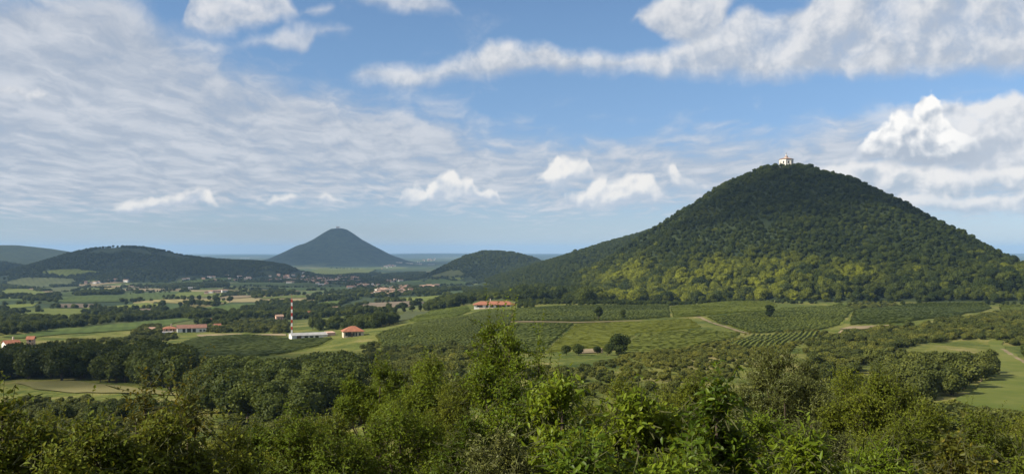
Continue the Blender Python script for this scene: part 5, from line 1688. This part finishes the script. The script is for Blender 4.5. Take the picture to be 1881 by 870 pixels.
B = dict
SHRUBS = [
    # left front: leafy hedge with tall shoots
    B(px=20, d=9.5, top=712, hw=150, fol='olive', leaf=.085, ratio=.52, shoots=620, per=13, hexa=True, lobes=12, seed=1, leaders=6, lead_len=.5, label='leafy olive green bush with pale edged leaves at the photo corner by the clearing', name='leafy_bush', cat='bush'),
    B(px=175, d=8.6, top=762, hw=150, fol='olive', leaf=.080, ratio=.52, shoots=680, per=14, hexa=True, lobes=12, seed=2, leaders=5, lead_len=.4, label='dense low leafy bush second from the photo corner', name='leafy_bush', cat='bush'),
    B(px=300, d=9.2, top=745, hw=130, fol='olive', leaf=.075, ratio=.55, shoots=640, per=14, hexa=True, lobes=12, seed=3, leaders=4, lead_len=.5, tint=.08, label='yellow tinged leafy bush below the bare brown patch', name='leafy_bush', cat='bush'),
    B(px=262, d=10.5, top=712, hw=62, fol='yellow', leaf=.07, ratio=.55, shoots=150, per=14, hexa=True, lobes=7, seed=4, leaders=9, lead_len=.6, label='loose bush with yellow shoots reaching up to the dry clearing', name='leafy_bush', cat='bush'),
    B(px=345, d=10.0, top=722, hw=40, fol='yellow', leaf=.06, ratio=.5, shoots=110, per=13, hexa=True, lobes=5, seed=5, leaders=7, lead_len=.75, label='tall bare topped sapling with sparse yellow leaves', name='sapling', cat='sapling'),
    B(px=410, d=11, top=800, hw=90, fol='olive', leaf=.065, ratio=.5, shoots=420, per=13, lobes=9, seed=6, label='low leafy bush between the sapling and the dense dark bush', name='leafy_bush', cat='bush'),
    # dense dark bush
    B(px=560, d=13.5, top=748, hw=150, fol='dark', leaf=.060, ratio=.6, shoots=1250, per=14, sl=.42, lobes=16, seed=7, leaders=10, lead_len=.35, tint=.05, label='wide dense dark green bush in the middle front', name='dense_bush', cat='bush'),
    B(px=740, d=14.5, top=738, hw=150, fol='dark', leaf=.060, ratio=.6, shoots=1200, per=14, sl=.42, lobes=16, seed=8, leaders=10, lead_len=.35, label='dense dark bush joining the grey twiggy shrub', name='dense_bush', cat='bush'),
    B(px=620, d=10.5, top=845, hw=210, fol='dark', leaf=.060, ratio=.6, shoots=800, per=14, sl=.42, lobes=12, seed=9, leaders=4, lead_len=.25, label='lowest dark bush along the bottom edge', name='dense_bush', cat='bush'),
    B(px=915, d=9.5, top=795, hw=105, fol='grey', leaf=.045, ratio=.42, shoots=700, per=16, sl=.45, lobes=11, seed=10, leaders=10, lead_len=.4, label='grey green twiggy shrub under the locust tree', name='twiggy_shrub', cat='shrub'),
    # locust like small tree and its slim neighbour
    B(px=930, d=16.0, top=602, hw=86, fol='broad', leaf=.075, ratio=.48, shoots=760, per=20, sl=.6, lobes=16, seed=11, leaders=5, lead_len=.9, lobe_r=.42, slim=.5, zlow=.05, label='small bright leafed locust tree rising above the thicket', name='locust_tree', cat='tree'),
    B(px=900, d=16.5, top=590, hw=40, fol='dark', leaf=.075, ratio=.48, shoots=220, per=20, sl=.6, lobes=7, seed=12, leaders=3, lead_len=.8, lobe_r=.6, slim=.3, zlow=.05, label='dark upright crown leaning against the locust tree', name='locust_tree', cat='tree'),
    B(px=988, d=16.0, top=650, hw=26, fol='broad', leaf=.075, ratio=.42, shoots=60, per=20, sl=.55, lobes=4, seed=13, leaders=3, lead_len=1.1, label='slim sapling shoot standing clear of the locust tree', name='sapling', cat='sapling'),
    B(px=850, d=22, top=690, hw=90, fol='olive', leaf=.07, ratio=.5, shoots=700, per=14, sl=.5, lobes=12, seed=14, leaders=6, label='soft olive bush on the shaded side of the locust tree', name='leafy_bush', cat='bush'),
    # broad leaved thicket, the brightest front bushes
    B(px=1035, d=10.2, top=690, hw=95, fol='broad', leaf=.105, ratio=.52, shoots=520, per=13, hexa=True, lobes=12, seed=15, leaders=6, lead_len=.4, label='bright broad leaved bush just past the slim sapling', name='broad_leaved_bush', cat='bush'),
    B(px=1180, d=9.2, top=712, hw=115, fol='broad', leaf=.105, ratio=.5, shoots=640, per=13, hexa=True, lobes=14, seed=16, leaders=6, lead_len=.35, tint=.06, label='sunlit broad leaved bush in the centre of the thicket', name='broad_leaved_bush', cat='bush'),
    B(px=1310, d=8.8, top=700, hw=105, fol='broad', leaf=.115, ratio=.45, shoots=560, per=13, hexa=True, lobes=12, seed=17, leaders=7, lead_len=.4, label='glossy broad leaved bush with hanging leaves below the olive tree', name='broad_leaved_bush', cat='bush'),
    B(px=1080, d=7.6, top=800, hw=190, fol='broad', leaf=.095, ratio=.52, shoots=640, per=13, hexa=True, lobes=12, seed=18, leaders=3, lead_len=.25, label='shaded leafy bush along the bottom edge under the thicket', name='broad_leaved_bush', cat='bush'),
    B(px=1290, d=7.4, top=815, hw=170, fol='broad', leaf=.10, ratio=.5, shoots=560, per=13, hexa=True, lobes=12, seed=19, leaders=3, lead_len=.25, label='dark leafy bush at the bottom edge beside the long leaved one', name='broad_leaved_bush', cat='bush'),
    # soft olive trees and bushes further down the slope
    B(px=1445, d=34, top=636, hw=130, slim=.3, fol='grey', leaf=.085, ratio=.45, shoots=2300, per=13, sl=.7, lobes=22, seed=20, leaders=24, lead_len=.9, lobe_r=.30, label='wide soft grey olive tree in front of the vineyards', name='olive_tree', cat='tree'),
    B(px=1615, d=26, top=684, hw=140, slim=.35, fol='olive', leaf=.075, ratio=.45, shoots=2000, per=13, sl=.6, lobes=20, seed=21, leaders=18, lead_len=.6, lobe_r=.30, label='broad olive green bush in front of the meadow thicket', name='olive_tree', cat='tree'),
    B(px=1490, d=17, top=765, hw=120, fol='grey', leaf=.06, ratio=.45, shoots=1200, per=13, sl=.45, lobes=14, seed=22, leaders=8, label='dull grey green bush between the two olive trees', name='leafy_bush', cat='bush'),
    B(px=1670, d=15, top=750, hw=120, fol='olive', leaf=.065, ratio=.5, shoots=1100, per=14, sl=.45, lobes=14, seed=23, leaders=8, label='green bush sloping down behind the yellow leaved one', name='leafy_bush', cat='bush'),
    B(px=1820, d=16, top=752, hw=120, fol='olive', leaf=.060, ratio=.5, shoots=1150, per=14, sl=.45, lobes=14, seed=24, leaders=10, label='soft bush at the foot of the mown meadow', name='leafy_bush', cat='bush'),
    B(px=1745, d=9.5, top=795, hw=105, fol='yellow', leaf=.075, ratio=.6, shoots=640, per=13, hexa=True, lobes=12, seed=25, leaders=6, lead_len=.35, label='yellowing bush with rounded leaves near the bottom corner', name='yellowing_bush', cat='bush'),
    B(px=1890, d=9.0, top=838, hw=90, fol='olive', leaf=.065, ratio=.55, shoots=420, per=13, hexa=True, lobes=9, seed=26, leaders=4, lead_len=.3, label='low olive bush in the bottom corner past the yellowing bush', name='leafy_bush', cat='bush'),
    B(px=1480, d=8.4, top=790, hw=120, fol='broad', leaf=.11, ratio=.36, shoots=520, per=13, hexa=True, lobes=11, seed=27, leaders=9, lead_len=.4, tint=.05, label='bright bush with long narrow leaves at the bottom edge', name='narrow_leaved_bush', cat='bush'),
    B(px=1610, d=9.0, top=812, hw=100, fol='broad', leaf=.07, ratio=.4, shoots=520, per=14, lobes=10, seed=28, leaders=6, lead_len=.3, label='fine leaved green bush between the narrow leaved and yellowing ones', name='leafy_bush', cat='bush'),
    # looser trees down the slope, left of the locust tree
    B(px=690, d=48, top=660, hw=95, fol='dark', leaf=.12, ratio=.5, shoots=1300, per=13, sl=.9, lobes=16, seed=29, leaders=14, lead_len=1.2, lobe_r=.32, label='loose pale green tree standing before the sloping wood', name='slope_tree', cat='tree'),
    B(px=790, d=42, top=655, hw=95, fol='dark', leaf=.11, ratio=.5, shoots=1300, per=13, sl=.9, lobes=16, seed=30, leaders=14, lead_len=1.0, lobe_r=.32, tint=.05, label='loose green tree between the pale one and the locust tree', name='slope_tree', cat='tree'),
    B(px=1130, d=40, top=690, hw=110, fol='olive', leaf=.10, ratio=.5, shoots=1100, per=13, sl=.8, lobes=14, seed=31, leaders=10, label='olive bush on the slope between thicket and vineyard hedge', name='slope_bush', cat='bush'),
    B(px=1270, d=38, top=690, hw=80, fol='olive', leaf=.10, ratio=.5, shoots=900, per=13, sl=.8, lobes=12, seed=32, leaders=12, label='olive bush on the slope beside the wide soft olive tree', name='slope_bush', cat='bush'),
    B(px=480, d=30, top=780, hw=90, fol='dark', leaf=.09, ratio=.5, shoots=900, per=13, sl=.7, lobes=12, seed=33, leaders=6, label='dark bush on the slope behind the dense front bush', name='slope_bush', cat='bush'),
    # fillers that close the slope between the bushes
    B(px=925, d=12.5, top=690, hw=105, fol='broad', leaf=.070, ratio=.5, shoots=700, per=14, lobes=12, seed=34, leaders=4, lead_len=.35, label='bright bush covering the foot of the locust tree', name='leafy_bush', cat='bush'),
    B(px=1400, d=14, top=752, hw=100, fol='broad', leaf=.070, ratio=.5, shoots=700, per=14, lobes=12, seed=35, leaders=5, lead_len=.35, label='green bush below the wide soft olive tree', name='leafy_bush', cat='bush'),
    B(px=860, d=12, top=760, hw=90, fol='dark', leaf=.060, ratio=.5, shoots=600, per=14, lobes=10, seed=36, leaders=5, lead_len=.3, label='dark green bush between dense bush and locust tree', name='leafy_bush', cat='bush'),
    B(px=430, d=16, top=768, hw=110, fol='olive', leaf=.065, ratio=.5, shoots=800, per=14, lobes=12, seed=37, leaders=6, lead_len=.4, label='olive bush under the sloping wood beside the sapling', name='leafy_bush', cat='bush'),
    B(px=110, d=18, top=752, hw=120, fol='olive', leaf=.070, ratio=.5, shoots=800, per=14, lobes=12, seed=38, leaders=6, lead_len=.4, tint=.06, label='pale green bush standing between the clearing and the corner bushes', name='leafy_bush', cat='bush'),
    B(px=1560, d=46, top=672, hw=90, fol='olive', leaf=.10, ratio=.5, shoots=900, per=13, sl=.8, lobes=14, seed=39, leaders=10, label='olive bush far down the slope before the meadow thicket', name='slope_bush', cat='bush'),
    B(px=1900, d=24, top=735, hw=120, fol='olive', leaf=.075, ratio=.5, shoots=900, per=13, sl=.6, lobes=14, seed=40, leaders=10, label='green bush at the photo edge below the meadow', name='slope_bush', cat='bush'),
    B(px=600, d=26, top=752, hw=110, fol='olive', leaf=.08, ratio=.5, shoots=900, per=13, sl=.6, lobes=14, seed=41, leaders=10, label='olive bush rising behind the wide dense bush', name='slope_bush', cat='bush'),
    B(px=1220, d=22, top=716, hw=110, fol='olive', leaf=.075, ratio=.5, shoots=900, per=13, sl=.6, lobes=14, seed=42, leaders=10, label='olive bush behind the sunlit broad leaved bush', name='slope_bush', cat='bush'),
    B(px=985, d=14.5, top=700, hw=70, fol='broad', leaf=.075, ratio=.48, shoots=500, per=16, lobes=10, seed=43, leaders=3, lead_len=.3, slim=.3, label='leafy bush under the slim sapling shoot', name='leafy_bush', cat='bush'),
]
for s_ in SHRUBS:
    shrub(**s_)


# ------------------------------------------------------------------ unseen clouds added above the view to shade parts of the land
def shade_cloud(target, alt, rx, ry, thick, depth, label, seed):
    """unseen thin cloud added to shade a stretch of land from the sun; lies well above the haze"""
    t = (alt - target[2]) / SUNV.z
    c = Vector(target) + SUNV * t
    IV, IF = ico(5)
    n = sum(vnoise(IV[:, 0] * 3 + i * 3.1, IV[:, 1] * 3 + IV[:, 2] * 2.2, 1.0 / (i + 1), seed + i) / (i + 1) for i in range(4))
    V = IV * (1 + n * 0.75)[:, None] * np.array([rx, ry, thick])
    m_ = bpy.data.materials.new('cloud_vapour')
    m_.use_nodes = True
    nt = m_.node_tree
    nt.nodes.remove(nt.nodes['Principled BSDF'])
    v = nt.nodes.new('ShaderNodeVolumePrincipled')
    v.inputs['Color'].default_value = (1, 1, 1, 1)
    v.inputs['Density'].default_value = depth / (2 * thick)
    v.inputs['Anisotropy'].default_value = 0.6
    nt.links.new(v.outputs[0], nt.nodes['Material Output'].inputs['Volume'])
    o = link('shade_cloud', mesh_np('shade_cloud', V, [IF], [m_], smooth=True), None, c)
    tag(o, label, 'cloud', kind='stuff')


shade_cloud((HC[0] + 70, HC[1] - 120, 140), 1300, 300, 120, 60, 0.8, 'thin unseen cloud added to shade the top of the big hill', 3)
shade_cloud((-1900, 3900, 100), 3000, 1500, 900, 160, 0.8, 'high unseen cloud added to shade the long low hill', 7)
shade_cloud((-1600, 8200, 200), 3200, 1300, 1300, 160, 1.0, 'high unseen cloud added to shade the far cone', 9)
shade_cloud((-185, 430, 72), 700, 130, 75, 40, 0.7, 'low unseen cloud added to shade the wood behind the clearing', 13)
shade_cloud((-500, 3100, 20), 2600, 500, 700, 120, 0.6, 'high unseen cloud added to shade the middle hill', 11)


# ------------------------------------------------------------------ haze
def build_haze():
    m_ = bpy.data.materials.new('haze')
    m_.use_nodes = True
    nt = m_.node_tree
    nt.nodes.remove(nt.nodes['Principled BSDF'])
    v = nt.nodes.new('ShaderNodeVolumePrincipled')
    v.inputs['Color'].default_value = (0.40, 0.66, 1.0, 1.0)
    v.inputs['Density'].default_value = HAZE
    v.inputs['Anisotropy'].default_value = 0.0
    nt.links.new(v.outputs[0], nt.nodes['Material Output'].inputs['Volume'])
    b = MB().box(-46000, 46000, -46000, 46000, -10, 372)
    o = b.build('haze', m_)
    tag(o, 'thin blue summer haze over the whole plain', 'haze', kind='stuff')


HAZE = 4.2e-5
build_haze()
